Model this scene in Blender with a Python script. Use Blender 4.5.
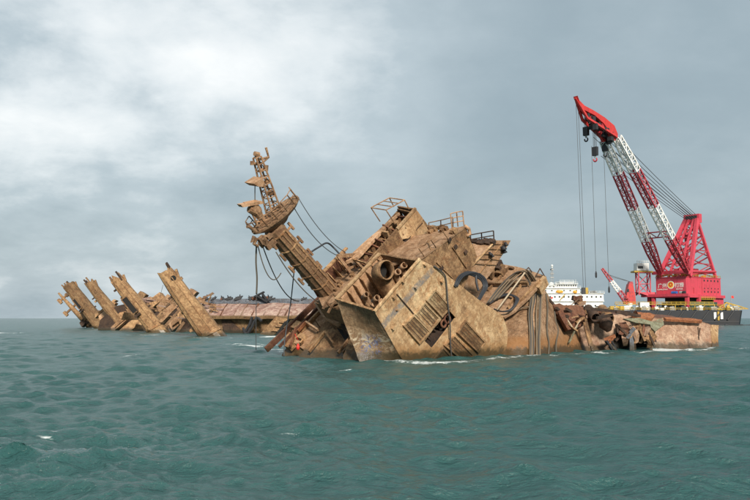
import bpy, bmesh, math, random
import numpy as np
from mathutils import Vector, Matrix, noise
from mathutils.geometry import delaunay_2d_cdt

random.seed(7)
scn = bpy.context.scene
for o in list(bpy.data.objects): bpy.data.objects.remove(o)

# ------------------------------------------------------------------ camera, sky, sun, exposure
FPX, CAMH = 804.0, 3.6
PITCH = math.atan(68 / FPX)
cam_d = bpy.data.cameras.new('camera'); cam = bpy.data.objects.new('camera', cam_d)
scn.collection.objects.link(cam); scn.camera = cam
cam.location = (0, 0, CAMH); cam.rotation_euler = (math.pi / 2 + PITCH, 0, 0)
cam_d.sensor_width = 36; cam_d.lens = FPX / 750 * 36
cam_d.clip_start = .1; cam_d.clip_end = 30000

SUN_TO = Vector((.17, -.85, .50)).normalized()
sun_d = bpy.data.lights.new('sun', 'SUN'); sun = bpy.data.objects.new('sun', sun_d)
scn.collection.objects.link(sun)
sun_d.energy = 4.2; sun_d.angle = math.radians(10); sun_d.color = (1, .93, .82)
sun.rotation_euler = SUN_TO.to_track_quat('Z', 'Y').to_euler(); sun.location = (30, -30, 60)

class NT:
    def __init__(s, tree):
        s.t = tree; tree.nodes.clear()
    def n(s, typ, **kw):
        nd = s.t.nodes.new(typ)
        for k, v in kw.items():
            if k.startswith('i_'):
                key = k[2:]; key = int(key) if key.isdigit() else key.replace('_', ' ')
                nd.inputs[key].default_value = v
            else: setattr(nd, k, v)
        return nd
    def l(s, a, b): s.t.links.new(a, b)
    def math(s, op, a, b=None, clamp=False):
        m = s.n('ShaderNodeMath', operation=op, use_clamp=clamp)
        for i, v in enumerate((a, b)):
            if v is None: continue
            if isinstance(v, (int, float)): m.inputs[i].default_value = v
            else: s.l(v, m.inputs[i])
        return m.outputs[0]
    def ramp(s, fac, stops):
        r = s.n('ShaderNodeValToRGB'); e = r.color_ramp.elements
        while len(e) < len(stops): e.new(.5)
        for el, (p, c) in zip(e, stops):
            el.position = p; el.color = (*c, 1) if len(c) == 3 else c
        s.l(fac, r.inputs[0]); return r.outputs[0]
    def mix(s, fac, a, b, blend='MIX'):
        m = s.n('ShaderNodeMix', data_type='RGBA', blend_type=blend)
        for sock, v in ((m.inputs[0], fac), (m.inputs[6], a), (m.inputs[7], b)):
            if isinstance(v, (int, float)): sock.default_value = v
            elif isinstance(v, tuple): sock.default_value = (*v, 1)
            else: s.l(v, sock)
        return m.outputs[2]
    def maprange(s, v, a, b, c, d, smooth=False):
        m = s.n('ShaderNodeMapRange', interpolation_type='SMOOTHSTEP' if smooth else 'LINEAR')
        s.l(v, m.inputs[0])
        for i, x in enumerate((a, b, c, d)): m.inputs[i + 1].default_value = x
        return m.outputs[0]
    def noise(s, vec, scale, detail=4, rough=.55, dist=0.):
        m = s.n('ShaderNodeTexNoise', i_Scale=scale, i_Detail=detail, i_Roughness=rough, i_Distortion=dist)
        s.l(vec, m.inputs['Vector']); return m.outputs[0]

world = bpy.data.worlds.new('World'); scn.world = world; world.use_nodes = True
W = NT(world.node_tree)
tc = W.n('ShaderNodeTexCoord'); sep = W.n('ShaderNodeSeparateXYZ'); W.l(tc.outputs['Generated'], sep.inputs[0])
zc = W.math('ADD', W.math('MAXIMUM', sep.outputs[2], 0.0), .34)
cmb = W.n('ShaderNodeCombineXYZ')
W.l(W.math('DIVIDE', sep.outputs[0], zc), cmb.inputs[0]); W.l(W.math('DIVIDE', sep.outputs[1], zc), cmb.inputs[1])
mp = W.n('ShaderNodeMapping'); mp.inputs[1].default_value = (0.4, -8.6, 0); W.l(cmb.outputs[0], mp.inputs[0])
n1 = W.noise(mp.outputs[0], 1.9, 8, .56, .15)
n2 = W.noise(mp.outputs[0], .6, 3, .5, .2)
n3 = W.noise(mp.outputs[0], 5.5, 8, .6, .2)
dv = W.n('ShaderNodeVectorMath', operation='DOT_PRODUCT'); W.l(tc.outputs['Generated'], dv.inputs[0])
dv.inputs[1].default_value = Vector((-.40, .80, .45)).normalized()
lobe = W.maprange(dv.outputs['Value'], .80, .99, 0, 1, True)          # thin bright part of the cloud deck
b = W.math('ADD', W.math('MULTIPLY', W.math('SUBTRACT', n1, .5), 1.15), W.math('MULTIPLY', W.math('SUBTRACT', n2, .5), 1.1))
b = W.math('ADD', b, W.math('MULTIPLY', W.math('SUBTRACT', n3, .5), .42))
amp = W.math('ADD', W.math('MULTIPLY', lobe, .72), .42)
b = W.math('ADD', W.math('MULTIPLY', b, amp), W.math('ADD', W.math('MULTIPLY', lobe, .44), .235))
cl = W.ramp(b, [(0.0, (.215, .280, .325)), (.25, (.295, .370, .412)), (.5, (.42, .495, .535)), (.70, (.66, .71, .73)), (1.0, (.90, .91, .90))])
bgc = W.n('ShaderNodeBackground', i_Strength=1.0); W.l(cl, bgc.inputs[0])
sky = W.n('ShaderNodeTexSky', sky_type='NISHITA'); sky.sun_disc = False
sky.sun_elevation = math.asin(SUN_TO.z); sky.sun_rotation = math.atan2(SUN_TO.x, SUN_TO.y)
sky.air_density = 1.3; sky.dust_density = 3.0
bgs = W.n('ShaderNodeBackground', i_Strength=.07); W.l(sky.outputs[0], bgs.inputs[0])
mxs = W.n('ShaderNodeMixShader', i_0=.88); W.l(bgs.outputs[0], mxs.inputs[1]); W.l(bgc.outputs[0], mxs.inputs[2])
wo = W.n('ShaderNodeOutputWorld'); W.l(mxs.outputs[0], wo.inputs[0])

vs = scn.view_settings
vs.view_transform = 'Standard'; vs.look = 'None'; vs.exposure = 0.36; vs.gamma = 1; vs.use_curve_mapping = False

# ------------------------------------------------------------------ pixel -> place
FW = Vector((0, math.cos(PITCH), math.sin(PITCH))); UPC = Vector((0, -math.sin(PITCH), math.cos(PITCH)))
EYE = Vector((0, 0, CAMH))
def ray(x, y): return Vector((1, 0, 0)) * ((x - 375) / FPX) + UPC * ((250 - y) / FPX) + FW
def at(x, y, D):
    r = ray(x, y); return EYE + r * (D / r.y)
def hit(x, y, P, N):
    r = ray(x, y); return EYE + r * (N.dot(P - EYE) / N.dot(r))
def sea_at(x, y): return hit(x, y, Vector((0, 0, 0)), Vector((0, 0, 1)))
# the listing ship: S starboard (raised side), F forward, U the ship's own up
U = Vector((-.404, -.59, .699)).normalized()
S = Vector((.616, .389, .684)); S = (S - U * S.dot(U)).normalized()
F = U.cross(S)
C0 = at(374, 311, 65.5)
def ship(s, f, u): return C0 + S * s + F * f + U * u
def on(ax, v): return (C0 + {'s': S, 'f': F, 'u': U}[ax] * v, {'s': S, 'f': F, 'u': U}[ax])
def H(x, y, ax, v): return hit(x, y, *on(ax, v))

# ------------------------------------------------------------------ materials
MATS = {}
def bsdf_mat(name, color=None, rough=.6, metal=0., build=None):
    if name in MATS: return MATS[name]
    m = bpy.data.materials.new(name); m.use_nodes = True
    t = NT(m.node_tree); p = t.n('ShaderNodeBsdfPrincipled', i_Roughness=rough, i_Metallic=metal)
    o = t.n('ShaderNodeOutputMaterial'); t.l(p.outputs[0], o.inputs[0])
    if color: p.inputs['Base Color'].default_value = (*color, 1)
    if build: build(t, p)
    MATS[name] = m; return m

def shipcoord(t):
    """position in the ship's own axes (s, f, u)"""
    g = t.n('ShaderNodeNewGeometry'); c = t.n('ShaderNodeCombineXYZ')
    for i, (ax) in enumerate((S, F, U)):
        d = t.n('ShaderNodeVectorMath', operation='DOT_PRODUCT'); t.l(g.outputs['Position'], d.inputs[0])
        d.inputs[1].default_value = ax
        t.l(t.math('SUBTRACT', d.outputs['Value'], C0.dot(ax)), c.inputs[i])
    return c.outputs[0], g

def rust(name, pal, scale=.6, speck=.5, bump=.6, extra=None, streak=.35, rough=.85):
    """pal: dark, mid, light, accent"""
    def build(t, p):
        v, g = shipcoord(t)
        mpn = t.n('ShaderNodeMapping'); mpn.inputs[3].default_value = (1, 1, .11); t.l(v, mpn.inputs[0])
        big = t.noise(v, scale * .5, 6, .62, 1.0)
        mid = t.noise(v, scale * 2.4, 6, .68, .8)
        fine = t.noise(v, scale * 15, 4, .7)
        stk = t.noise(mpn.outputs[0], scale * 3.4, 6, .65, .3)
        k = t.math('ADD', t.math('MULTIPLY', big, .55), t.math('MULTIPLY', mid, .45))
        k = t.math('ADD', k, t.math('MULTIPLY', t.math('SUBTRACT', stk, .5), streak))
        lite = tuple(min(.75, c * 1.18) for c in pal[2])
        col = t.ramp(k, [(.36, pal[0]), (.46, pal[1]), (.55, pal[2]), (.68, lite)])
        acc = t.maprange(t.noise(v, scale * 1.0, 7, .72, 1.6), .53, .61, 0, .85, True)
        col = t.mix(acc, col, pal[3])
        run = t.maprange(t.noise(mpn.outputs[0], scale * 5.5, 5, .6, .2), .57, .70, 0, .7, True)
        col = t.mix(run, col, pal[0])
        sp = t.maprange(fine, .34, .58, 1 - speck * .55, 1.0)
        g2 = t.maprange(t.noise(v, scale * 6.5, 5, .72, .5), .36, .58, 1 - speck * .75, 1.0)
        sp = t.math('MULTIPLY', sp, g2)
        col = t.mix(1.0, col, t.ramp(sp, [(0, (0, 0, 0)), (1, (1, 1, 1))]), 'MULTIPLY')
        pit = t.maprange(t.noise(v, scale * 5.0, 6, .78, .6), .58, .68, 0, .85, True)
        col = t.mix(pit, col, tuple(c * .4 for c in pal[0]))
        oi = t.n('ShaderNodeObjectInfo'); tone = t.maprange(oi.outputs['Random'], 0, 1, .56, 1.12)
        tn = t.n('ShaderNodeCombineXYZ'); t.l(tone, tn.inputs[0]); t.l(t.math('MULTIPLY', tone, 1.015), tn.inputs[1]); t.l(t.math('MULTIPLY', tone, 1.07), tn.inputs[2])
        col = t.mix(1.0, col, tn.outputs[0], 'MULTIPLY')
        stain = t.maprange(t.noise(v, scale * .7, 7, .7, 2.0), .52, .62, 0, .72, True)
        col = t.mix(stain, col, pal[0])
        if extra: col = extra(t, v, col)
        wz = sepz(t, g.outputs['Position'])[2]                 # wet, weedy band where the swell washes
        wet = t.maprange(t.math('SUBTRACT', wz, t.math('MULTIPLY', mid, 1.7)), -.45, .15, 1, 0, True)
        col = t.mix(t.math('MULTIPLY', wet, .82), col, (.035, .028, .014))
        t.l(t.maprange(wet, 0, 1, rough, .28), p.inputs['Roughness'])
        t.l(col, p.inputs['Base Color'])
        bp = t.n('ShaderNodeBump', i_Strength=bump, i_Distance=.12)
        hh = t.math('ADD', t.math('MULTIPLY', mid, .7), t.math('MULTIPLY', fine, .25))
        t.l(hh, bp.inputs['Height']); t.l(bp.outputs[0], p.inputs['Normal'])
    return bsdf_mat(name, rough=rough, build=build)

def sepz(t, v):
    s = t.n('ShaderNodeSeparateXYZ'); t.l(v, s.inputs[0]); return s.outputs
def band(t, x, a, b, soft=.06):
    return t.math('MULTIPLY', t.maprange(x, a - soft, a + soft, 0, 1), t.maprange(x, b - soft, b + soft, 1, 0))
def aft_extra(t, v, col):                       # worn grey painted stripe and orange rust near the water
    o = sepz(t, v)
    m = t.math('MULTIPLY', band(t, o[2], -2.05, -1.45, .08), t.maprange(t.noise(v, 2.2, 5, .7), .36, .56, .15, .85))
    m = t.math('MULTIPLY', m, t.maprange(o[0], 6.8, 7.2, 1, 0))
    col = t.mix(m, col, (.17, .165, .16))
    wet = t.n('ShaderNodeNewGeometry'); wz = sepz(t, wet.outputs['Position'])[2]
    w = t.math('ADD', wz, t.math('MULTIPLY', t.noise(v, 1.1, 5, .6), 2.0))
    og = t.math('MULTIPLY', t.maprange(w, 1.7, 2.9, 1, 0, True), .7)
    return t.mix(og, col, (.27, .135, .045))
def paint_extra(t, v, col):                     # old white and blue paint left on the port wall
    g = t.n('ShaderNodeNewGeometry'); o = sepz(t, g.outputs['Position'])
    n = t.noise(v, 1.3, 6, .7, .8)
    w = t.math('MULTIPLY', t.maprange(n, .48, .56, 0, .62, True), band(t, o[2], 1.1, 2.4, .5))
    col = t.mix(w, col, (.50, .43, .31))
    nb = t.noise(v, 2.6, 6, .75, 1.4)
    bl = t.math('MULTIPLY', t.maprange(nb, .51, .56, 0, .75, True), band(t, o[2], .2, 2.0, .35))
    bl = t.math('MULTIPLY', bl, band(t, o[0], -1.1, .45, .3))
    return t.mix(bl, col, (.03, .10, .29))

TAN = rust('rust_tan', [(.305, .168, .077), (.547, .337, .162), (.715, .481, .254), (.456, .236, .099)], .55, .45, extra=aft_extra)
TAN2 = rust('rust_deck', [(.252, .132, .063), (.465, .266, .136), (.590, .364, .208), (.351, .173, .078)], .5, .35)
BROWN = rust('rust_brown', [(.146, .074, .033), (.327, .176, .077), (.507, .300, .140), (.359, .162, .060)], .7, .6)
PORT = rust('rust_port', [(.164, .092, .042), (.303, .184, .090), (.379, .247, .130), (.253, .144, .068)], .9, .6, extra=paint_extra)
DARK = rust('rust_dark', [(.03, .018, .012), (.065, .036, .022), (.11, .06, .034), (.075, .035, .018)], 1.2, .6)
REDR = rust('rust_red', [(.09, .032, .018), (.18, .065, .032), (.25, .11, .055), (.22, .08, .03)], 1.0, .5)
PINK = rust('rust_pink', [(.212, .115, .087), (.381, .229, .175), (.508, .361, .273), (.285, .142, .098)], .35, .3)
POST = rust('rust_post', [(.169, .085, .036), (.350, .196, .085), (.481, .288, .132), (.260, .122, .048)], .45, .5)
MAST = rust('rust_mast', [(.154, .077, .036), (.323, .180, .086), (.450, .265, .137), (.268, .119, .052)], 1.1, .5)
FRAG = rust('rust_fragment', [(.212, .116, .071), (.353, .211, .131), (.444, .296, .192), (.292, .148, .081)], .5, .45)
ORANGE = rust('rust_orange', [(.16, .055, .02), (.30, .10, .035), (.40, .15, .055), (.26, .10, .04)], 1.5, .4)
GREENP = rust('green_paint', [(.13, .11, .06), (.21, .20, .12), (.27, .27, .17), (.28, .16, .09)], 1.2, .4)
GREYP = rust('grey_steel', [(.06, .065, .075), (.12, .13, .145), (.18, .19, .205), (.14, .10, .07)], 1.2, .3)
BLACK = bsdf_mat('shade_black', (.012, .011, .010), .9)  # flat black standing in for the shade inside openings, recesses and pipe throats
HOSE = bsdf_mat('hose_rubber', (.028, .030, .036), .55)
HOSE2 = bsdf_mat('hose_grey', (.17, .125, .08), .8)
HOSE3 = bsdf_mat('hose_dark_grey', (.07, .065, .06), .7)
ROPE = bsdf_mat('rope', (.09, .075, .055), .9)
PALEROPE = bsdf_mat('pale_rope', (.42, .34, .24), .85)
WIRE = bsdf_mat('wire', (.06, .065, .07), .6)
def worn(name, col, dirt, amt=.35, rough=.5, scale=.35):
    def build(t, p):
        g = t.n('ShaderNodeNewGeometry'); v = g.outputs['Position']
        m = t.maprange(t.noise(v, scale, 6, .65, .4), .42, .72, 0, amt, True)
        c = t.mix(m, col, dirt)
        mz = t.n('ShaderNodeMapping'); mz.inputs[3].default_value = (1, 1, .12); t.l(v, mz.inputs[0])
        c = t.mix(t.maprange(t.noise(mz.outputs[0], scale * 4, 5, .65), .52, .68, 0, amt * 1.1, True), c, tuple(x * .6 for x in dirt))
        m2 = t.maprange(t.noise(v, scale * 6, 5, .7), .55, .75, 0, amt, True)
        t.l(t.mix(m2, c, dirt), p.inputs['Base Color'])
    return bsdf_mat(name, rough=rough, build=build)
CRED = worn('crane_red', (.56, .055, .085), (.36, .05, .06), .5)
HEADRED = worn('crane_head_red', (.52, .035, .03), (.25, .03, .03), .5)
LRED = worn('lattice_red', (.40, .035, .05), (.22, .04, .04), .5)
LWHITE = worn('lattice_white', (.78, .78, .75), (.45, .40, .35), .4)
CWHITE = worn('ship_white', (.72, .73, .71), (.5, .45, .38), .35)
YELLOW = worn('rail_yellow', (.48, .31, .03), (.25, .15, .04), .6)
NAVY = worn('hull_navy', (.006, .009, .015), (.02, .018, .017), .6, .6, .15)
DGREEN = worn('dark_green', (.02, .07, .05), (.02, .03, .02), .5)
GLASS = bsdf_mat('dark_glass', (.02, .025, .03), .15)
BLUEM = bsdf_mat('winch_blue', (.03, .12, .38), .5)
ORNG = bsdf_mat('lifeboat_orange', (.72, .33, .03), .5)
GREY = worn('deck_grey', (.30, .31, .31), (.15, .13, .11), .5)
BLK = bsdf_mat('block_black', (.025, .025, .028), .6)
EMW = bsdf_mat('emblem_white', (.8, .78, .72), .5)
EMY = bsdf_mat('emblem_yellow', (.78, .50, .05), .5)
EMR = bsdf_mat('emblem_red', (.62, .03, .02), .5)

# ------------------------------------------------------------------ mesh helpers
COL = scn.collection
def tag(o, label, cat, group=None, kind=None):
    o['label'] = label
    if cat: o['category'] = cat
    if group: o['group'] = group
    if kind: o['kind'] = kind
    return o
def thing(name, label, cat, loc, group=None):
    e = bpy.data.objects.new(name, None); COL.objects.link(e); e.location = loc; e.empty_display_size = .3
    return tag(e, label, cat, group)
def root_loc(o):
    l = Vector((0, 0, 0))
    while o is not None: l += o.location; o = o.parent
    return l
def link(name, me, mat, parent=None, smooth=False):
    o = bpy.data.objects.new(name, me); COL.objects.link(o)
    if mat is not None: me.materials.append(mat)
    if smooth: me.polygons.foreach_set('use_smooth', [True] * len(me.polygons))
    if parent is not None:
        o.parent = parent; me.transform(Matrix.Translation(-root_loc(parent)))
    return o

class MB:
    def __init__(s): s.v = []; s.f = []
    def add(s, vs, fs):
        b = len(s.v); s.v += [tuple(p) for p in vs]; s.f += [tuple(i + b for i in f) for f in fs]; return s
    def hexa(s, a, b):      # a: 4 points, b: 4 points
        return s.add(list(a) + list(b), [(3, 2, 1, 0), (4, 5, 6, 7), (0, 1, 5, 4), (1, 2, 6, 5), (2, 3, 7, 6), (3, 0, 4, 7)])
    def bar(s, p, q, w, h=None, up=None):
        h = w if h is None else h
        p = Vector(p); q = Vector(q); d = (q - p)
        if d.length < 1e-6: return s
        d.normalize(); up = Vector(up) if up is not None else (Vector((0, 0, 1)) if abs(d.z) < .95 else Vector((1, 0, 0)))
        x = d.cross(up).normalized(); y = x.cross(d)
        c = [x * (a * w / 2) + y * (b * h / 2) for a, b in ((-1, -1), (1, -1), (1, 1), (-1, 1))]
        return s.hexa([p + k for k in c], [q + k for k in c])
    def box(s, c, ex, ey, ez):  # centre and half vectors
        c = Vector(c)
        k = [c + ex * a + ey * b for a, b in ((-1, -1), (1, -1), (1, 1), (-1, 1))]
        return s.hexa([p - ez for p in k], [p + ez for p in k])
    def tube(s, pts, r, n=8, cap=True):
        pts = [Vector(p) for p in pts]; rs = r if isinstance(r, (list, tuple)) else [r] * len(pts)
        vs = []; fs = []; prev = None
        for i, p in enumerate(pts):
            d = (pts[min(i + 1, len(pts) - 1)] - pts[max(i - 1, 0)])
            if d.length < 1e-9: d = Vector((0, 0, 1))
            d.normalize()
            x = prev - d * prev.dot(d) if prev is not None else d.orthogonal()
            if x.length < 1e-6: x = d.orthogonal()
            x.normalize(); prev = x; y = d.cross(x)
            for k in range(n):
                a = 2 * math.pi * k / n; vs.append(p + (x * math.cos(a) + y * math.sin(a)) * rs[i])
        for i in range(len(pts) - 1):
            for k in range(n): fs.append((i * n + k, i * n + (k + 1) % n, (i + 1) * n + (k + 1) % n, (i + 1) * n + k))
        if cap: fs.append(tuple(range(n))[::-1]); fs.append(tuple((len(pts) - 1) * n + k for k in range(n)))
        return s.add(vs, fs)
    def pipe(s, pts, ro, ri, n=20):
        """open-ended pipe with a wall: outer, rim at the end, inner"""
        pts = [Vector(p) for p in pts]
        b = len(s.v); s.tube(pts, ro, n, False); s.tube(pts, ri, n, False); m = len(pts)
        o0 = b; i0 = b + m * n
        for k in range(n):
            s.f.append((o0 + (m - 1) * n + k, o0 + (m - 1) * n + (k + 1) % n, i0 + (m - 1) * n + (k + 1) % n, i0 + (m - 1) * n + k))
        return s
    def prism(s, poly, ext):
        n = len(poly); poly = [Vector(p) for p in poly]
        ex = ext if isinstance(ext, list) else [Vector(ext)] * n
        top = poly; bot = [p + e for p, e in zip(poly, ex)]
        return s.add(top + bot, [tuple(range(n)), tuple(range(2 * n - 1, n - 1, -1))] + [(i, i + n, (i + 1) % n + n, (i + 1) % n) for i in range(n)])
    def build(s, name, mat, parent=None, smooth=False):
        me = bpy.data.meshes.new(name); me.from_pydata(s.v, [], s.f); me.validate(); me.update()
        bm = bmesh.new(); bm.from_mesh(me); bmesh.ops.recalc_face_normals(bm, faces=bm.faces); bm.to_mesh(me); bm.free()
        o = link(name, me, mat, parent, smooth)
        return o

def inside(p, poly):
    x, y = p; c = False; n = len(poly)
    for i in range(n):
        x1, y1 = poly[i]; x2, y2 = poly[(i + 1) % n]
        if (y1 > y) != (y2 > y) and x < (x2 - x1) * (y - y1) / (y2 - y1) + x1: c = not c
    return c

def plate(name, poly, nrm, thick, mat, parent, holes=(), grid=.5, dent=.04, dscale=.5, jag=0., seed=0., ribs=None):
    """a steel plate: 3D outline lying in a plane, meshed, dented, with real thickness away from nrm"""
    poly = [Vector(p) for p in poly]; nrm = Vector(nrm).normalized()
    nw = sum(((poly[i] - poly[0]).cross(poly[(i + 1) % len(poly)] - poly[0]) for i in range(len(poly))), Vector())
    if nw.length > 1e-6: nrm = nw.normalized() * (1 if nw.dot(nrm) >= 0 else -1)
    o = sum(poly, Vector()) / len(poly); x = (poly[1] - poly[0]); x = (x - nrm * x.dot(nrm)).normalized(); y = nrm.cross(x)
    to2 = lambda p: ((p - o).dot(x), (p - o).dot(y))
    def dense(L, jg):
        out = []
        for i in range(len(L)):
            a = L[i]; b = L[(i + 1) % len(L)]; d = math.dist(a, b); k = max(1, int(d / grid))
            for j in range(k):
                t = j / k; q = (a[0] + (b[0] - a[0]) * t, a[1] + (b[1] - a[1]) * t)
                if jg and j:
                    w = noise.noise(Vector((q[0] * 1.7 + seed, q[1] * 1.7, 3.3))) * jg
                    nx, ny = (b[1] - a[1]) / d, -(b[0] - a[0]) / d
                    q = (q[0] + nx * w, q[1] + ny * w)
                out.append(q)
        return out
    P = dense([to2(p) for p in poly], jag)
    Hs = [dense([to2(Vector(p)) for p in h], jag * .5) for h in holes]
    pts = list(P); edges = [(i, (i + 1) % len(P)) for i in range(len(P))]
    for h in Hs:
        b = len(pts); pts += h; edges += [(b + i, b + (i + 1) % len(h)) for i in range(len(h))]
    xs = [p[0] for p in P]; ys = [p[1] for p in P]
    nx = int((max(xs) - min(xs)) / grid); ny = int((max(ys) - min(ys)) / grid)
    for i in range(1, nx):
        for j in range(1, ny):
            q = (min(xs) + i * grid + (.25 * grid if j % 2 else -.25 * grid), min(ys) + j * grid)
            if inside(q, P) and not any(inside(q, h) for h in Hs):
                if min((math.dist(q, e) for e in pts[:len(P) + sum(map(len, Hs))]), default=9) > .35 * grid: pts.append(q)
    V2, E2, F2 = delaunay_2d_cdt([Vector(q) for q in pts], edges, [], 0, 1e-5)[:3]
    tri = []
    for f in F2:
        c = (sum(V2[i].x for i in f) / len(f), sum(V2[i].y for i in f) / len(f))
        if inside(c, P) and not any(inside(c, h) for h in Hs): tri.append(f)
    n = len(V2); front = []; back = []
    for q in V2:
        p = o + x * q.x + y * q.y
        d = noise.noise(p * dscale + Vector((seed, seed, 0))) * dent + noise.noise(p * dscale * 3.1 + Vector((seed, 5, 0))) * dent * .35
        front.append(p + nrm * d); back.append(p + nrm * (d - thick))
    ec = {}
    for f in tri:
        for i in range(len(f)):
            a, b = f[i], f[(i + 1) % len(f)]; ec[(a, b)] = ec.get((a, b), 0) + 1
    fs = [tuple(f) for f in tri] + [tuple(i + n for i in f[::-1]) for f in tri]
    for (a, b) in ec:
        if (b, a) not in ec: fs.append((b, a, a + n, b + n))
    return MB().add(front + back, fs).build(name, mat, parent)

def pxplate(name, px, pl, thick, mat, parent, holes=(), **k):
    """outline given by picture points on a known plane (point, normal facing the viewer)"""
    P, N = pl
    return plate(name, [hit(a, b, P, N) for a, b in px], N, thick, mat, parent, holes=[[hit(a, b, P, N) for a, b in h] for h in holes], **k)

def sag(a, b, drop, n=14):
    a = Vector(a); b = Vector(b)
    return [a.lerp(b, t / n) - Vector((0, 0, drop * 4 * (t / n) * (1 - t / n))) for t in range(n + 1)]
def spline(pts, n=8):
    pts = [Vector(p) for p in pts]; out = []
    for i in range(len(pts) - 1):
        p0 = pts[max(i - 1, 0)]; p1 = pts[i]; p2 = pts[i + 1]; p3 = pts[min(i + 2, len(pts) - 1)]
        for k in range(n):
            t = k / n
            out.append(.5 * ((2 * p1) + (p2 - p0) * t + (2 * p0 - 5 * p1 + 4 * p2 - p3) * t * t + (3 * p1 - p0 - 3 * p2 + p3) * t ** 3))
    out.append(pts[-1]); return out

# ------------------------------------------------------------------ the sea: one sheet to the horizon, real waves
def make_sea():
    rng = np.random.default_rng(11)
    front = np.linspace(-36, 36, 850); rest = np.linspace(36, 324, 70)[1:-1]
    ang = np.radians(np.concatenate([front, rest]))
    R = np.concatenate([8.0 * (60 / 8.0) ** np.linspace(0, 1, 460, endpoint=False), 60.0 * (400 / 60.0) ** np.linspace(0, 1, 400, endpoint=False), 400.0 * (9000 / 400.0) ** np.linspace(0, 1, 240)])
    A, RR = np.meshgrid(ang, R)
    X = RR * np.sin(A); Y = RR * np.cos(A)
    dr = np.gradient(R)[:, None] * np.ones_like(X)
    UN = np.zeros_like(X); Z = np.zeros_like(X); DX = np.zeros_like(X); DY = np.zeros_like(X)
    GUST = .78 + .28 * np.sin(X * .21 + 1.3 * np.sin(Y * .13)) * np.sin(Y * .17 + 1.1 * np.sin(X * .09 + 2))
    NW = 170
    lam = np.exp(rng.uniform(math.log(.28), math.log(6.0), NW))
    for L in lam:
        th = math.radians(rng.normal(197, 34)); k = 2 * math.pi / L
        a = (.0078 * L if L < 1.7 else .0133 * (L / 1.7) ** .45) * rng.uniform(.5, 1.25); ph = rng.uniform(0, 6.283)
        att = np.clip((L / dr - 2.0) / 2.5, 0, 1) * (GUST if L < 2.5 else 1)
        cx, cy = math.sin(th), math.cos(th)
        arg = k * (X * cx + Y * cy) + ph
        sn = np.sin(arg) * att; cs = np.cos(arg) * att
        UN += (a * k) ** 2 * .5 * (1 - att ** 2)
        Z += a * sn; DX += a * .85 * cx * cs; DY += a * .85 * cy * cs
    X2 = X + DX; Y2 = Y + DY
    # foam: along the wrecks, where swell breaks, and on a few crests
    foam = np.zeros_like(X)
    def patch(px, py, rad, amt, sx=1.):
        nonlocal foam
        g = sea_at(px, py + 1.2); foam = np.maximum(foam, amt * np.exp(-(((X - g.x) / (rad * sx)) ** 2 + ((Y - g.y) / rad) ** 2)))
    line = [(258, 346), (272, 347), (286, 351), (300, 352), (316, 353), (335, 355), (358, 357), (380, 359), (402, 361), (430, 362), (465, 361), (500, 357), (530, 355), (560, 354), (585, 352), (605, 352), (635, 351), (660, 350), (690, 349), (717, 348)]
    for i in range(len(line) - 1):
        for t in (0, .25, .5, .75):
            x = line[i][0] + (line[i + 1][0] - line[i][0]) * t; y = line[i][1] + (line[i + 1][1] - line[i][1]) * t
            patch(x, y, 1.0, .70, 1.2)
    for q in [(668, 349, 2.2, 1.0, 2.2), (684, 348.5, 2.2, 1., 1.6), (650, 351, 1.2, .8, 2), (730, 348, 1., .75, 3), (262, 345, 3., .95, 1.5), (246, 343, 2.5, .8, 1.6), (277, 349, 2., .85, 1.), (597, 351, 1., .85, 1),
              (302, 353, 1.2, .9, 1.2), (345, 370, .3, .85, 2.5), (45, 436, .10, .75, 4), (54, 433.5, .08, .7, 4), (0, 332, 5, .8, 1.5), (215, 337, 2, .75, 3), (272, 336, 3, .9, 1.3), (150, 334, 3, .7, 3), (130, 355, .6, .7, 3), (290, 430, .2, .6, 3)]:
        patch(*q)
    crest = np.clip((Z - .30) * 3.2, 0, .75) * np.clip(np.sin(X * .11 + 2.) * np.sin(Y * .07 + .6) * 2 - .6, 0, 1)
    foam = np.maximum(foam, crest)
    nr, na = X.shape
    co = np.stack([X2, Y2, Z], -1).reshape(-1, 3)
    idx = np.arange(nr * na).reshape(nr, na)
    a = idx[:-1]; b = idx[1:]
    q = np.stack([a, np.roll(a, -1, 1), np.roll(b, -1, 1), b], -1).reshape(-1, 4)[:, ::-1]
    ctr = len(co); co = np.vstack([co, [[0, 0, 0]]])
    tri = np.stack([np.full(na, ctr), np.roll(idx[0], -1), idx[0]], -1)[:, ::-1]
    me = bpy.data.meshes.new('sea')
    me.vertices.add(len(co)); me.vertices.foreach_set('co', co.astype(np.float32).ravel())
    loops = np.concatenate([q.ravel(), tri.ravel()])
    me.loops.add(len(loops)); me.loops.foreach_set('vertex_index', loops.astype(np.int32))
    nq, nt = len(q), len(tri)
    st = np.concatenate([np.arange(nq) * 4, nq * 4 + np.arange(nt) * 3]).astype(np.int32)
    me.polygons.add(nq + nt); me.polygons.foreach_set('loop_start', st)
    me.update(calc_edges=True); me.validate()
    at_ = me.attributes.new('foam', 'FLOAT', 'POINT')
    at_.data.foreach_set('value', np.append(foam.ravel(), 0).astype(np.float32))
    rg = np.clip(.03 + .6 * np.sqrt(np.maximum(UN - .010, 0)), .03, .26)         # waves too small for the mesh at that distance widen the reflection
    at2 = me.attributes.new('chop', 'FLOAT', 'POINT'); at2.data.foreach_set('value', np.append(rg.ravel(), .1).astype(np.float32))
    me.polygons.foreach_set('use_smooth', [True] * len(me.polygons))
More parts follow.
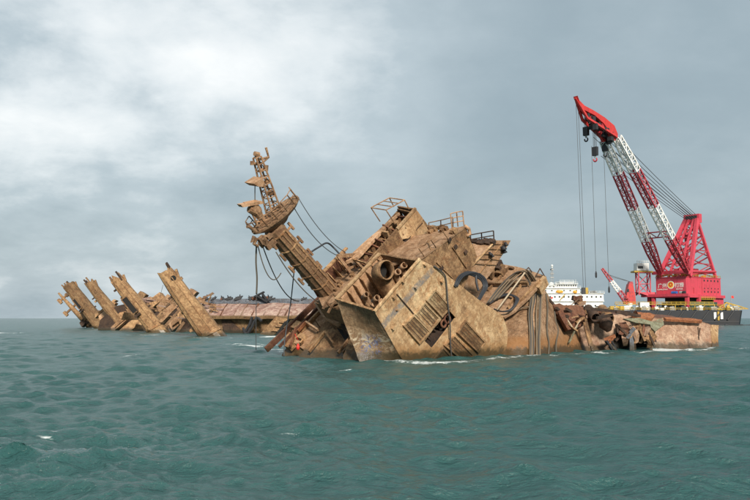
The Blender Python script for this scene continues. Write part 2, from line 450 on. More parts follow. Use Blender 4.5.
    def build(t, p):
        g = t.n('ShaderNodeNewGeometry'); v = g.outputs['Position']
        mv = t.n('ShaderNodeMapping'); mv.inputs[3].default_value = (.62, 1., 1.); t.l(v, mv.inputs[0]); n1 = t.noise(mv.outputs[0], 3.0, 5, .6, .4); n2 = t.noise(mv.outputs[0], 11., 4, .6, .4); n3 = t.noise(v, .045, 3, .5, .5)
        base = t.ramp(n3, [(.35, (.024, .082, .079)), (.65, (.036, .102, .097))])
        at = t.n('ShaderNodeAttribute', attribute_name='foam')
        fn = t.noise(v, 3.2, 7, .72, 1.2); fn2 = t.noise(v, .9, 3, .5, .4)
        f = t.math('ADD', at.outputs['Fac'], t.math('MULTIPLY', t.math('SUBTRACT', t.math('ADD', t.math('MULTIPLY', fn, .6), t.math('MULTIPLY', fn2, .4)), .5), 1.9))
        m = t.math('MULTIPLY', t.maprange(f, .50, .80, 0, 1, True), t.maprange(at.outputs['Fac'], .08, .3, 0, 1))
        t.l(t.mix(m, base, (.70, .74, .73)), p.inputs['Base Color'])
        ch = t.n('ShaderNodeAttribute', attribute_name='chop'); t.l(t.math('ADD', ch.outputs['Fac'], t.math('MULTIPLY', m, .5), True), p.inputs['Roughness'])
        p.inputs['IOR'].default_value = 1.33
        bp = t.n('ShaderNodeBump', i_Strength=1.0, i_Distance=.17)
        t.l(t.math('ADD', t.math('MULTIPLY', n1, 1.2), t.math('MULTIPLY', n2, .40)), bp.inputs['Height']); t.l(bp.outputs[0], p.inputs['Normal'])
    o = link('sea', me, bsdf_mat('sea_water', rough=.12, build=build))
    tag(o, 'choppy green grey sea reaching the horizon', 'sea', kind='structure')
make_sea()

# ------------------------------------------------------------------ near wreck: listing stern half with its superstructure
wreck = thing('shipwreck', 'rust brown listing shipwreck with funnel casing, louvred wall and leaning mast', 'shipwreck', sea_at(410, 352))
mF = on('f', 0)[1]
AFT = lambda f: (ship(0, f, 0), -F)          # planes facing aft, up and to port
DECK = lambda u: (ship(0, 0, u), U)
SIDE = lambda s: (ship(s, 0, 0), -S)

# aft wall of the funnel casing, with its torn opening
opening = [(449, 310), (456.5, 318), (432, 348.5), (424.5, 341)]
pxplate('casing_wall', [(374, 311), (419, 259), (431, 265), (442, 271), (456, 282), (478, 299), (503, 316), (508, 330), (507, 345), (500, 380), (414, 380)],
        AFT(0), .14, TAN, wreck, holes=[opening], grid=.45, dent=.10, dscale=.45)
# port wall
def patch_plate(name, A, B, C, D, n, thick, mat, parent, dent=.1, lj=0.):
    """four-cornered bent plate A-B (top) to D-C (foot)"""
    A, B, C, D = map(Vector, (A, B, C, D)); vs = []; bk = []
    for i in range(n + 1):
        for j in range(n + 1):
            u, v = i / n, j / n; p = (A * (1 - u) + B * u) * (1 - v) + (D * (1 - u) + C * u) * v
            w = noise.noise(p * .6) * dent + noise.noise(p * 1.9) * dent * .35
            e = 0 if i == 0 else 1
            p = p + Vector((-.5, -.8, 0)) * w * e; vs.append(p); bk.append(p + thick)
    N = len(vs); m = n + 1; fs = []
    for i in range(n):
        for j in range(n):
            q = (i * m + j, i * m + j + 1, (i + 1) * m + j + 1, (i + 1) * m + j); fs += [q, tuple(k + N for k in q[::-1])]
        fs += [(i * m, (i + 1) * m, (i + 1) * m + N, i * m + N), (i * m + n, i * m + n + N, (i + 1) * m + n + N, (i + 1) * m + n), (i, i + N, i + 1 + N, i + 1), (n * m + i, n * m + i + 1, n * m + i + 1 + N, n * m + i + N)]
    return MB().add(vs, fs).build(name, mat, parent)
patch_plate('casing_wall', at(373.6, 311, 65.5), at(336.5, 301, 68.8), at(366, 379, 67.6), at(413, 380, 70.4), 22, S * .16, PORT, wreck, .16)
# louvre panels on the aft wall: frame and slats proud of the plate
louvres = [[(434, 290), (449, 307), (441, 316), (426, 300)], [(423.3, 302.7), (438, 318), (429.5, 330), (414.7, 314)],
           [(412.6, 315.3), (428.7, 331.4), (418.5, 342.6), (402.8, 325)], [(464.4, 321), (484, 342), (477, 351.7), (456.7, 332)],
           [(453, 335), (472, 355), (464, 362), (444, 345)], [(442, 347.5), (456, 363), (449, 370), (434, 358)]]
for i, L in enumerate(louvres):
    q = [H(a, b, 'f', 0) - F * .12 for a, b in L]
    m = MB()
    for k in range(4):
        d = (q[(k + 1) % 4] - q[k]).normalized() * .09
        m.bar(q[k] - d * (1 if k % 2 else -1) , q[(k + 1) % 4] + d * (1 if k % 2 else -1), .15, .20, F)
    fr = m.build('louvre_panel', BROWN if i > 2 else TAN, wreck)
    ns = 5
    for k in range(ns):
        a0 = q[0].lerp(q[3], (k + .5) / ns); a1 = q[1].lerp(q[2], (k + .5) / ns)
        d = (a1 - a0).normalized() * .12
        w = (q[3] - q[0]) / ns
        sl = MB(); tl = F * .07
        c = [a0 + d - w * .47 - tl, a0 + d + w * .40 + tl, a1 - d + w * .40 + tl, a1 - d - w * .47 - tl]
        sl.prism(c, F * .03); sl.build('slat', BROWN if i > 2 else TAN, fr)
    MB().prism([p + F * .03 for p in q], F * .05).build('backing', DARK, fr)
    # a crossbar on some panels, as left of the bent ones
# inside the opening: dark room with pipes and a hanging coil
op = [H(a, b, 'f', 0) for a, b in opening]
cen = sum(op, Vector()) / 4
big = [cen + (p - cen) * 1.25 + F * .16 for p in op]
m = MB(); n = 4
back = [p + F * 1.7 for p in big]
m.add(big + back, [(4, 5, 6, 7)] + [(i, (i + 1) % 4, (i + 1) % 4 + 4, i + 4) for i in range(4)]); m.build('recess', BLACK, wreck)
m = MB()
for k in range(9):
    t = (k + .5) / 9
    a = op[0].lerp(op[3], t) + F * random.uniform(.3, .9); c = op[1].lerp(op[2], t + random.uniform(-.08, .08)) + F * random.uniform(.3, .9)
    m.tube([a - F * .1, a.lerp(c, .4) + F * random.uniform(-.3, .3), c], random.uniform(.05, .13), 7)
m.build('pipework', DARK, wreck, True)
m = MB()
for k, t in enumerate((.18, .33)):
    c = op[0].lerp(op[3], t).lerp(op[1].lerp(op[2], t), .5) + F * .15
    ring = [c + (S * math.cos(a) * .8 + U * math.sin(a)) * (.42 - .06 * k) for a in [j * math.pi / 9 for j in range(19)]]
    m.tube(ring, .11, 7)
m.build('pipe_elbow', REDR, wreck, True)
# casing seams, brackets
m = MB(); m.tube([H(396, 294, 'f', 0) - F * .1, H(409, 309, 'f', 0) - F * .1, H(424, 327, 'f', 0) - F * .05], .05, 6); m.build('weld_seam', DARK, wreck)
for x, y in ((402, 281), (393, 297), (441, 281), (424, 264), (392, 328), (415, 287)):
    m = MB(); m.box(H(x, y, 'f', 0) - F * .12, S * .13, U * .09, F * .12); m.build('bracket', TAN, wreck)
m = MB(); m.bar(H(374, 311.3, 'f', 0) - F * .03, H(419.4, 258.7, 'f', 0) - F * .03, .16, .22, F); m.build('coaming', TAN, wreck)

# funnel pit: forward wall, starboard wall, floor, ribs and the exhaust pipes
PITD = -3.6
def shipplate(name, pts, nrm, thick, mat, **k):
    return plate(name, [ship(*p) for p in pts], nrm, thick, mat, wreck, **k)
shipplate('casing_wall', [(0, 4.7, .05), (5.9, 4.65, .05), (5.9, 4.65, PITD), (0, 4.7, PITD)], -F, .14, TAN2, grid=.4, dent=.06)
shipplate('casing_wall', [(6.05, .16, .1), (5.95, 4.6, .05), (6.1, 4.6, -6), (6.3, .16, -6)], -S, .14, BROWN, grid=.5, dent=.06)
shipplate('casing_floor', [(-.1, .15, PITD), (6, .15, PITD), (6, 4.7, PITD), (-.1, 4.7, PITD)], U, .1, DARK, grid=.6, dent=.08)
for k in range(7):
    s = .35 + k * .85
    MB().prism([ship(s, 4.64, -.05), ship(s, 4.30, -.25), ship(s, 4.30, PITD), ship(s, 4.64, PITD)], S * .07).build('rib', BROWN, wreck)
MB().bar(ship(-.05, 4.76, .1), ship(6.0, 4.70, .1), .32, .14, U).build('coaming', TAN, wreck)
MB().bar(ship(0, .1, .1), ship(0, 4.8, .1), .2, .16, U).build('coaming', BROWN, wreck)
def exhaust(name, x, y, f, ro, mat, dirv, L=1.2, bend=.9):
    tip = H(x, y, 'f', f); d = dirv.normalized(); a = tip - d * L
    P = [a - U * 3.2, a - U * bend]
    for k in range(1, 6):
        t = k / 6 * math.pi / 2; P.append(a - U * bend + (U * math.sin(t) + d * (1 - math.cos(t))) * bend * .9)
    P += [a + d * bend * .9, tip]
    o = MB().pipe(P, ro, ro * .88, 24).build(name, mat, wreck, True)
    MB().tube([tip - d * .9, tip - d * .88], ro * .86, 24).build('throat', BLACK, o)
    return o
exhaust('funnel', 387, 270, 1.9, .86, BROWN, -F + U * .18 + S * .1, 1.1, .7)
for x, y, f, r in ((404.7, 265, 1.6, .27), (398.5, 271.5, 1.5, .27), (377.5, 297.5, 1.1, .25), (367, 294, 2.3, .22)):
    exhaust('exhaust_pipe', x, y, f, r, TAN2, -F * .8 + U * .55 + S * .1, .7, .35)
m = MB()
for k in range(12):
    p = ship(random.uniform(.4, 5.6), random.uniform(.7, 3.8), random.uniform(-3.2, -1.7)); d = Vector((random.uniform(-1, 1), random.uniform(-1, 1), random.uniform(-.6, .6)))
    m.tube([p, p + d * .7, p + d * 1.2 + U * random.uniform(-.3, .6)], random.uniform(.06, .16), 7)
m.build('pipework', BROWN, wreck, True)
MB().bar(ship(.6, 1.2, -1.4), ship(2.6, 3.2, -2.2), .9, .25, U).build('catwalk', TAN2, wreck)

# second tier: aft wall and the sloping deck above it
W2 = 1.3
pxplate('superstructure_wall', [(421, 258.5), (466, 226), (477, 257), (462, 292), (428, 292)], AFT(W2), .15, BROWN, wreck, grid=.5, dent=.12)
a, c = H(421, 258, 'f', W2), H(466, 226, 'f', W2)
nd = (c - a).cross(F).normalized(); nd = nd if nd.dot(U) > 0 else -nd
D2 = (a + nd * .05, nd)
pxplate('deck', [(421, 258), (466, 225.5), (452, 228), (430, 233), (401, 238), (384, 244), (372, 256), (374, 264), (392, 264)], D2, .18, TAN2, wreck, grid=.6, dent=.07)
# port face under that deck, seen at the pit's far corner
for (x, y), (x2, y2) in (((436, 262), (452, 278)), ((452, 247), (466, 268))):
    MB().bar(H(x, y, 'f', W2) - F * .06, H(x2, y2, 'f', W2) - F * .06, .08, .12, F).build('stiffener', BROWN, wreck)
for x, y in ((455, 247), (441, 268), (465, 252), (449, 240)):
    MB().box(H(x, y, 'f', W2) - F * .05, S * .2, U * .16, F * .09).build('fitting', DARK, wreck)
def railing(name, pts, hv, mat, parent, step=.9, r=.035, mids=2, thick=None):
    m = MB(); pts = [Vector(p) for p in pts]
    for j in range(1, mids + 1):
        m.tube([p + hv * (j / mids) for p in pts], r, 6)
    for a, b in zip(pts, pts[1:]):
        k = max(1, int((b - a).length / step))
        for i in range(k + 1):
            p = a.lerp(b, i / k); m.tube([p, p + hv], r * 1.15, 6)
    return m.build(name, mat, parent)
def onD2(x, y): return hit(x, y, *D2)
railing('railing', [onD2(424, 256), onD2(436, 247.5), onD2(448, 239)], U * 1.0 - S * .15, BROWN, wreck, 1.1, .04, 1)
railing('railing', [onD2(429, 233.5), onD2(441, 231), onD2(453, 228)], nd * .9 + S * .3, BROWN, wreck, .9, .045)
railing('railing', [onD2(452, 228), onD2(458, 226.5), onD2(464, 225.5)], nd * 1.3 + S * .25, TAN2, wreck, .55, .05, 3)
m = MB()
for k in range(10):
    p = onD2(random.uniform(428, 455), random.uniform(229.5, 233)); m = MB(); m.box(p + nd * .15, S * random.uniform(.1, .3), F * random.uniform(.1, .25), U * random.uniform(.1, .3)); m.build('deck_fitting', BROWN, wreck)
m = MB(); m.tube([H(465, 226, 'f', W2), H(469, 229, 'f', W2), H(470, 234, 'f', W2), H(467, 236, 'f', W2)], .16, 8); m.build('bent_pipe', TAN2, wreck, True)
m = MB(); m.tube([onD2(424, 246), onD2(429, 243.5) + nd * .3, onD2(431, 250)], .06, 6); m.build('bent_pipe', BROWN, wreck, True)

# wheelhouse block standing on that deck, roof gone
pw = onD2(414, 236); F3 = (pw - C0).dot(F)
pxplate('wheelhouse_wall', [(415.4, 208.3), (430, 228), (431.5, 234), (401.5, 239.5), (397, 229)], AFT(F3), .2, TAN, wreck, grid=.4, dent=.08)
s0 = H(415.4, 208.3, 'f', F3); s1 = H(397, 229, 'f', F3); s2 = H(385, 243, 'f', F3); s3 = H(366, 264, 'f', F3)
fw2 = F * 2.3
MB().prism([s0, H(430, 228, 'f', F3), H(430, 228, 'f', F3) + fw2, s0 + fw2], -S * .15).build('wheelhouse_wall', BROWN, wreck)
plate('wheelhouse_wall', [s1 + U * .0, s3, s3 - U * 2.5, s1 - U * 2.5], -F, .15, BROWN, wreck, grid=.6, dent=.06)
L2 = [H(400, 209, 'f', F3 + 2.3), H(358, 254, 'f', F3 + 2.3)]
plate('wheelhouse_wall', [L2[0], L2[1], L2[1] - U * 3, L2[0] - U * 3], -F, .15, BROWN, wreck, grid=.5, dent=.06)
plate('trench_floor', [s0 - U * 1.7, s3 - U * 1.7, s3 - U * 1.7 + fw2, s0 - U * 1.7 + fw2], U, .1, DARK, wreck, grid=.8)
for k in range(13):
    t = (k + .4) / 13; p = s0.lerp(s3, t); q = p + fw2
    dz = random.uniform(0, 1.)
    MB().bar(p - U * (.2 + dz), q - U * (.1 + random.uniform(0, .9)), .12, .2, U).build('beam', REDR if k % 3 else BROWN, wreck)
for k in range(8):
    p = s0.lerp(s3, random.uniform(.15, 1)) + F * random.uniform(.3, 2.1) - U * random.uniform(.2, 1.4); m = MB()
    m.box(p, S * random.uniform(.1, .45), F * random.uniform(.05, .4), (U + S * random.uniform(-.5, .5)) * random.uniform(.1, .4)); m.build('debris', BROWN, wreck)
MB().bar(s0, s1, .2, .25, F).build('coaming', TAN, wreck)
# forward deckhouse whose roof edge shows beyond
R0 = AFT(F3 + 2.6)
top = [hit(x, y, ship(0, 0, (L2[0] - C0).dot(U) + .1), U) for x, y in ((399, 212), (388, 221.5), (353, 252), (345, 262), (358, 256))]
plate('roof', top, U, .3, TAN2, wreck, grid=.6, dent=.05)
# cage of thin bars above the wheelhouse
cage0 = [H(x, y, 'f', F3 + .3) for x, y in ((409, 209), (395, 224))]
cage1 = [H(x, y, 'f', F3 + .3) for x, y in ((404.5, 200), (386, 210))]
m = MB(); off = F * 2.0
for a, b in zip(cage0, cage1):
    m.tube([a, b], .055, 6); m.tube([a + off, b + off], .055, 6); m.tube([b, b + off], .055, 6)
for t in (0, .33, .66, 1):
    m.tube([cage1[0].lerp(cage1[1], t), cage1[0].lerp(cage1[1], t) + off], .05, 6)
m.tube(cage1, .055, 6); m.tube([p + off for p in cage1], .055, 6); m.build('pipe_cage', MAST, wreck)

# third tier: starboard bridge wing, band of wall and the deck behind its rail
W3 = 2.6
pxplate('superstructure_wall', [(466, 271), (495, 240.5), (510.5, 240.5), (493, 270), (478, 292), (462, 292)], AFT(W3), .18, TAN2, wreck, grid=.5, dent=.08)
a, c = H(470, 267, 'f', W3), H(495, 241, 'f', W3)
n3_ = (c - a).cross(F).normalized(); n3_ = n3_ if n3_.dot(U) > 0 else -n3_
D3 = (a, n3_)
pxplate('deck', [(470, 267), (495.5, 240.5), (493, 239.5), (471, 244), (464, 252), (462, 266)], D3, .18, TAN2, wreck, grid=.6, dent=.06)
railing('railing', [hit(471, 244, *D3), hit(482, 242, *D3), hit(494, 240, *D3)], n3_ * .85 + S * .35, DARK, wreck, 1.2, .055)
m = MB()
for k in range(14):
    p = hit(random.uniform(470, 494), 244 - (k / 14) * 3, *D3); m = MB(); m.box(p + n3_ * .1, S * .2, F * .3, U * random.uniform(.08, .2)); m.build('deck_fitting', DARK, wreck)
MB().bar(H(470, 267, 'f', W3) - F * .1, H(495, 240.5, 'f', W3) - F * .1, .1, .14, F).build('stiffener', TAN, wreck)
MB().bar(H(479, 273, 'f', W3) - F * .1, H(503, 241, 'f', W3) - F * .1, .06, .1, F).build('stiffener', BROWN, wreck)
for k in range(5):
    t = (k + .6) / 5.4
    p = H(495, 241, 'f', W3).lerp(H(470, 267, 'f', W3), t) - F * .1; q = H(510, 241, 'f', W3).lerp(H(493, 269, 'f', W3), t) - F * .1
    MB().bar(p, q, .05, .08, F).build('stiffener', BROWN, wreck)
m = MB()
for x, y, r in ((501.5, 247, .28), (502.5, 250, .22), (490, 254, .17), (488.5, 252.5, .14), (504, 243, .18)):
    m.tube([H(x, y, 'f', W3) - F * .1, H(x, y, 'f', W3) - F * .35 - Vector((0, 0, .25)), H(x, y + 2, 'f', W3) - F * .2], [r, r * 1.1, r * .5], 8)
tag(m.build('hanging_cover', BLK, wreck, True), 'black rags hanging on the bridge wing wall', None)

# lower starboard deck between casing and stern plating, with its torn edge
pxplate('deck', [(446, 272), (466, 262), (500, 264), (522, 268), (546, 276), (539, 286), (527, 299), (515, 311), (504, 317), (480, 305)], DECK(-14.8), .25, TAN2, wreck, grid=.6, dent=.10)
dq = lambda x, y, h=0.: hit(x, y, *DECK(-14.8 + h))
m = MB()
for k in range(14):
    p = dq(random.uniform(478, 512), random.uniform(267, 275), random.uniform(.1, .6)); m.box(p, S * random.uniform(.1, .5), F * random.uniform(.1, .4), (U + S * random.uniform(-.6, .6)) * random.uniform(.1, .5))
m.build('debris', BROWN, wreck)
m = MB()
for k in range(8):
    p = dq(random.uniform(493, 500), random.uniform(262, 270), random.uniform(.2, .9)); m.box(p, S * random.uniform(.1, .4), F * random.uniform(.2, .5), U * random.uniform(.2, .6))
m.build('winch', DARK, wreck)
MB().bar(dq(478, 284, .3), dq(528, 283, .5), .25, .35, U).build('beam', BROWN, wreck)
MB().bar(dq(470, 273, .3), dq(500, 273, .5), .2, .25, U).build('beam', MAST, wreck)
for x0, y0, x1, y1 in ((488, 290, 508, 268), (515, 306, 540, 280), (508, 308, 521, 285)):
    MB().bar(dq(x0, y0, .2), dq(x1, y1, .3), .12, .25, U).build('stiffener', BROWN, wreck)
m = MB()
for i, (x0, y0, x1, y1) in enumerate(((536, 276, 540, 268.5), (540, 268.5, 545, 277), (525, 271, 528.5, 267.5), (528.5, 267.5, 532, 272), (536, 276, 545, 277))):
    m.tube([dq(x0, y0, .2), dq(x1, y1, .2)], .06, 6)
m.build('davit_frame', DARK, wreck)
MB().prism([dq(534, 286, .1), dq(539, 288, .1), dq(546, 277, .3), dq(543, 275.5, .3)], -U * 1.0).build('bulwark_end', TAN, wreck)

# rounded stern plating, draped from that deck into the water
STERN_COLS = [(499, 317, 381, 77.2), (503, 316, 381, 77.6), (508, 315, 381, 77.2), (514, 311, 381, 77.2), (520, 306, 380, 77.4), (526, 299, 380, 77.8), (531, 291, 380, 78.3), (536, 285, 380, 79), (541, 285, 380, 79.8), (546, 292, 380, 80.6), (551, 300, 380, 81.5), (557, 308, 380, 82.6), (563, 315, 380, 84),
              (570, 319, 379, 85.2), (578, 322, 379, 86.6), (586, 326, 379, 88.), (592, 335, 379, 89.5)]
def stern_d(x, y):
    for a, b in zip(STERN_COLS, STERN_COLS[1:]):
        if x <= b[0]:
            k = (x - a[0]) / (b[0] - a[0]); yt, yb, D = (p + (q - p) * k for p, q in zip(a[1:], b[1:])); break
    t = min(1, max(0, (y - yt) / (yb - yt)))
    return D + 5.5 * (1 - t) ** 1.2 - math.sin(math.pi * min(1, t * 1.1))
def stern_plate():
    cols = STERN_COLS
    rows = 16; m = MB(); pts = []; back = []
    for (x, yt, yb, D) in cols:
        lean = 5.5
        for j in range(rows + 1):
            t = j / rows; y = yt + (yb - yt) * t
            d = D + lean * (1 - t) ** 1.2 - 1.0 * math.sin(math.pi * min(1, t * 1.1))
            p = at(x, y, d); p += Vector((0, -1, .1)) * (noise.noise(p * .45) * .35 + noise.noise(p * 1.3) * .10)
            pts.append(p); back.append(p + Vector((0, .5, .05)))
    n = rows + 1; N = len(pts); fs = []
    for i in range(len(cols) - 1):
        for j in range(rows):
            a, b, c, d = i * n + j, i * n + j + 1, (i + 1) * n + j + 1, (i + 1) * n + j
            fs += [(a, b, c, d), (d + N, c + N, b + N, a + N)]
        fs += [(i * n, (i + 1) * n, (i + 1) * n + N, i * n + N), (i * n + rows, i * n + rows + N, (i + 1) * n + rows + N, (i + 1) * n + rows)]
    for j in range(rows):
        fs += [(j, j + N, j + 1 + N, j + 1)]; e = (len(cols) - 1) * n
        fs += [(e + j, e + j + 1, e + j + 1 + N, e + j + N)]
    o = m.add(pts + back, fs).build('stern_plating', STERN, wreck, True)
def stern_extra(t, v, col):
    g = t.n('ShaderNodeNewGeometry'); wz = sepz(t, g.outputs['Position'])[2]
    w = t.math('ADD', wz, t.math('MULTIPLY', t.noise(v, .9, 5, .65), 2.4))
    og = t.math('MULTIPLY', t.maprange(w, 2.3, 3.6, 1, 0, True), .75)
    return t.mix(og, col, (.24, .105, .03))
STERN = rust('rust_stern', [(.188, .096, .044), (.366, .211, .106), (.487, .298, .164), (.297, .141, .062)], .8, .55, extra=stern_extra)
stern_plate()

# ---- forward, lower part of the superstructure to port: terraces going under water
T8 = DECK(-6.2)
pxplate('deck', [(283, 352), (319, 301), (330, 296), (342, 312), (362, 356), (366, 380), (272, 380)], T8, .4, BROWN, wreck, grid=.6, dent=.12)
pxplate('deck_plate', [(302, 352), (332, 313), (338, 318.5), (351, 338), (345, 356), (338, 378), (284, 378)], DECK(-5.7), .45, PORT2 if 'PORT2' in globals() else BROWN, wreck, grid=.5, dent=.12)
pxplate('deck_plate', [(311, 313), (319, 305), (331, 318), (322, 330)], DECK(-5.8), .3, TAN2, wreck, grid=.4, dent=.05)
pxplate('deck_plate', [(290, 340), (311, 315), (321, 330), (303, 349)], DECK(-5.95), .2, TAN2, wreck, grid=.4, dent=.08)
pxplate('deck_plate', [(328, 304), (338, 300.5), (351, 330), (361, 358), (366, 379), (344, 379), (343, 356), (350, 337), (338, 318)], DECK(-4.6), .5, BROWN, wreck, grid=.4, dent=.10)
e8 = lambda x, y, h=0.: hit(x, y, *DECK(-6.2 + h))
# long rust-red edge beam running down into the sea
MB().bar(e8(266, 350, .5), e8(321, 297.5, .5), .22, .6, U).build('edge_beam', REDR, wreck)
MB().bar(e8(279, 347, .9), e8(325, 301, .9), .14, .3, U).build('edge_beam', REDR, wreck)
MB().bar(e8(286, 345, .5), e8(329, 305, .5), .14, .4, U).build('edge_beam', BROWN, wreck)
# grey green stair recess and bracket beams
m = MB()
for k in range(7):
    t = k / 6; p = e8(334 + 15 * t, 316 + 22 * t, .9); q = e8(339 + 14 * t, 312 + 22 * t, .9); m.bar(p, q, .3, .18, U)
m.build('stair', DARK, wreck)
MB().bar(e8(334, 317, .75), e8(350, 341, .75), .7, .15, U).build('stair_recess', BLACK, wreck)
for x0, y0, x1, y1, mat in ((298, 331, 306, 322, ORANGE), (306, 322, 318, 330, TAN2), (309, 352, 325, 332, BROWN), (325, 332, 334, 344, BROWN), (338, 353, 353, 334, MAST), (343, 353, 356, 338, BROWN), (290, 346, 296, 328, REDR), (319, 313, 333, 300, MAST), (313, 318, 327, 304, BROWN)):
    MB().bar(e8(x0, y0, 1.0), e8(x1, y1, 1.0), .16, .28, U).build('beam', mat, wreck)
for k in range(9):
    p = e8(random.uniform(289, 303), random.uniform(326, 350), random.uniform(.2, .7)); m = MB(); m.box(p, S * random.uniform(.1, .5), F * random.uniform(.1, .5), (U + F * random.uniform(-.7, .7)) * random.uniform(.1, .4)); m.build('debris', BROWN, wreck)
# stepped decks between those terraces and the funnel casing
pxplate('deck', [(336, 301), (379, 257), (372, 256), (350, 262), (318, 296), (322, 306)], DECK(-1.6), .3, TAN2, wreck, grid=.6, dent=.06)
e1 = lambda x, y, h=0.: hit(x, y, *DECK(-1.6)) + U * h
plate('bulwark', [e1(318, 297), e1(351, 262), e1(351, 262, 1.3), e1(318, 297, 1.3)], -F, .12, REDR, wreck, grid=.5, dent=.06)
MB().bar(e1(316, 297, 1.4), e1(353, 259, 1.4), .35, .15, U).build('bulwark_rail', BROWN, wreck)
for k in range(6):
    t = (k + .5) / 6; p = e1(318, 297).lerp(e1(351, 262), t)
    MB().prism([p - F * .15, p - F * .75, p - F * .15 + U * 1.25], S * .08).build('bulwark_stay', BROWN, wreck)
pxplate('deck_plate', [(314, 303), (322, 297), (338, 300), (346, 319), (336, 324), (322, 316)], DECK(-4.2), .4, TAN2, wreck, grid=.4, dent=.08)
m = MB()
for k in range(14):
    t = random.random(); p = e1(338, 292).lerp(e1(372, 259), t) + F * random.uniform(0, .8); m = MB(); m.box(p + U * .12, S * .12, F * .12, U * .16); m.build('deck_fitting', BROWN, wreck)
# collapsed frame forward of the funnel
fr = lambda x, y: H(x, y, 'f', 7.5)
for x0, y0, x1, y1, w in ((337.5, 256, 374, 253.5, .3), (338, 256, 345, 271, .25), (350, 255, 358, 268, .2), (345, 271, 372, 256, .16), (362, 254.5, 366, 266, .18), (348, 258, 368, 266, .12), (355, 268, 376, 250, .14), (370, 245, 388, 250, .15), (366, 262, 384, 240, .15), (345, 262, 352, 275, .1), (374, 253, 386, 256, .2)):
    MB().bar(fr(x0, y0), fr(x1, y1) + F * random.uniform(-.8, .8), w, w, U).build('frame_bar', MAST if w > .15 else REDR, wreck)
m = MB()
for k in range(12):
    p = H(random.uniform(352, 386), 0, 'f', 8.0); x = random.uniform(352, 388); y = 262 - (x - 352) * .62 + random.uniform(-6, 7)
    p = H(x, y, 'f', 8.0 + random.uniform(-.4, .6)); m.box(p, S * random.uniform(.08, .4), F * random.uniform(.1, .5), (U + S * random.uniform(-.8, .8)) * random.uniform(.08, .4))
m.build('debris', BROWN, wreck)
m = MB()
for a, b in (((326, 302), (333, 294)), ((333, 294), (338, 298)), ((338, 298), (331, 307)), ((331, 307), (326, 302)), ((326, 302), (323, 309)), ((331, 307), (328, 313))):
    m.bar(H(*a, 'f', 6.), H(*b, 'f', 6.), .16, .16, U)
m.build('hatch_frame', MAST, wreck)
# inner bulk so that no light comes through the wreck
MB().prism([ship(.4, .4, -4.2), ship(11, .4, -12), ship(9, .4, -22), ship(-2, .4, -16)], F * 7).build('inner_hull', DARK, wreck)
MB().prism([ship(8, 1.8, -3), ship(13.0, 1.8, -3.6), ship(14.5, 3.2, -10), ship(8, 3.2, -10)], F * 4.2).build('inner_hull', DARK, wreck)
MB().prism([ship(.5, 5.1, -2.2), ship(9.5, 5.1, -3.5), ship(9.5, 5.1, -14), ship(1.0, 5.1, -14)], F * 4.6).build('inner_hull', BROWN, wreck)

MB().prism([ship(11, 9.5, -8), ship(18, 9.5, -9), ship(17, 9.5, -17), ship(11, 9.5, -17)], F * 3).build('inner_hull', BROWN, wreck)

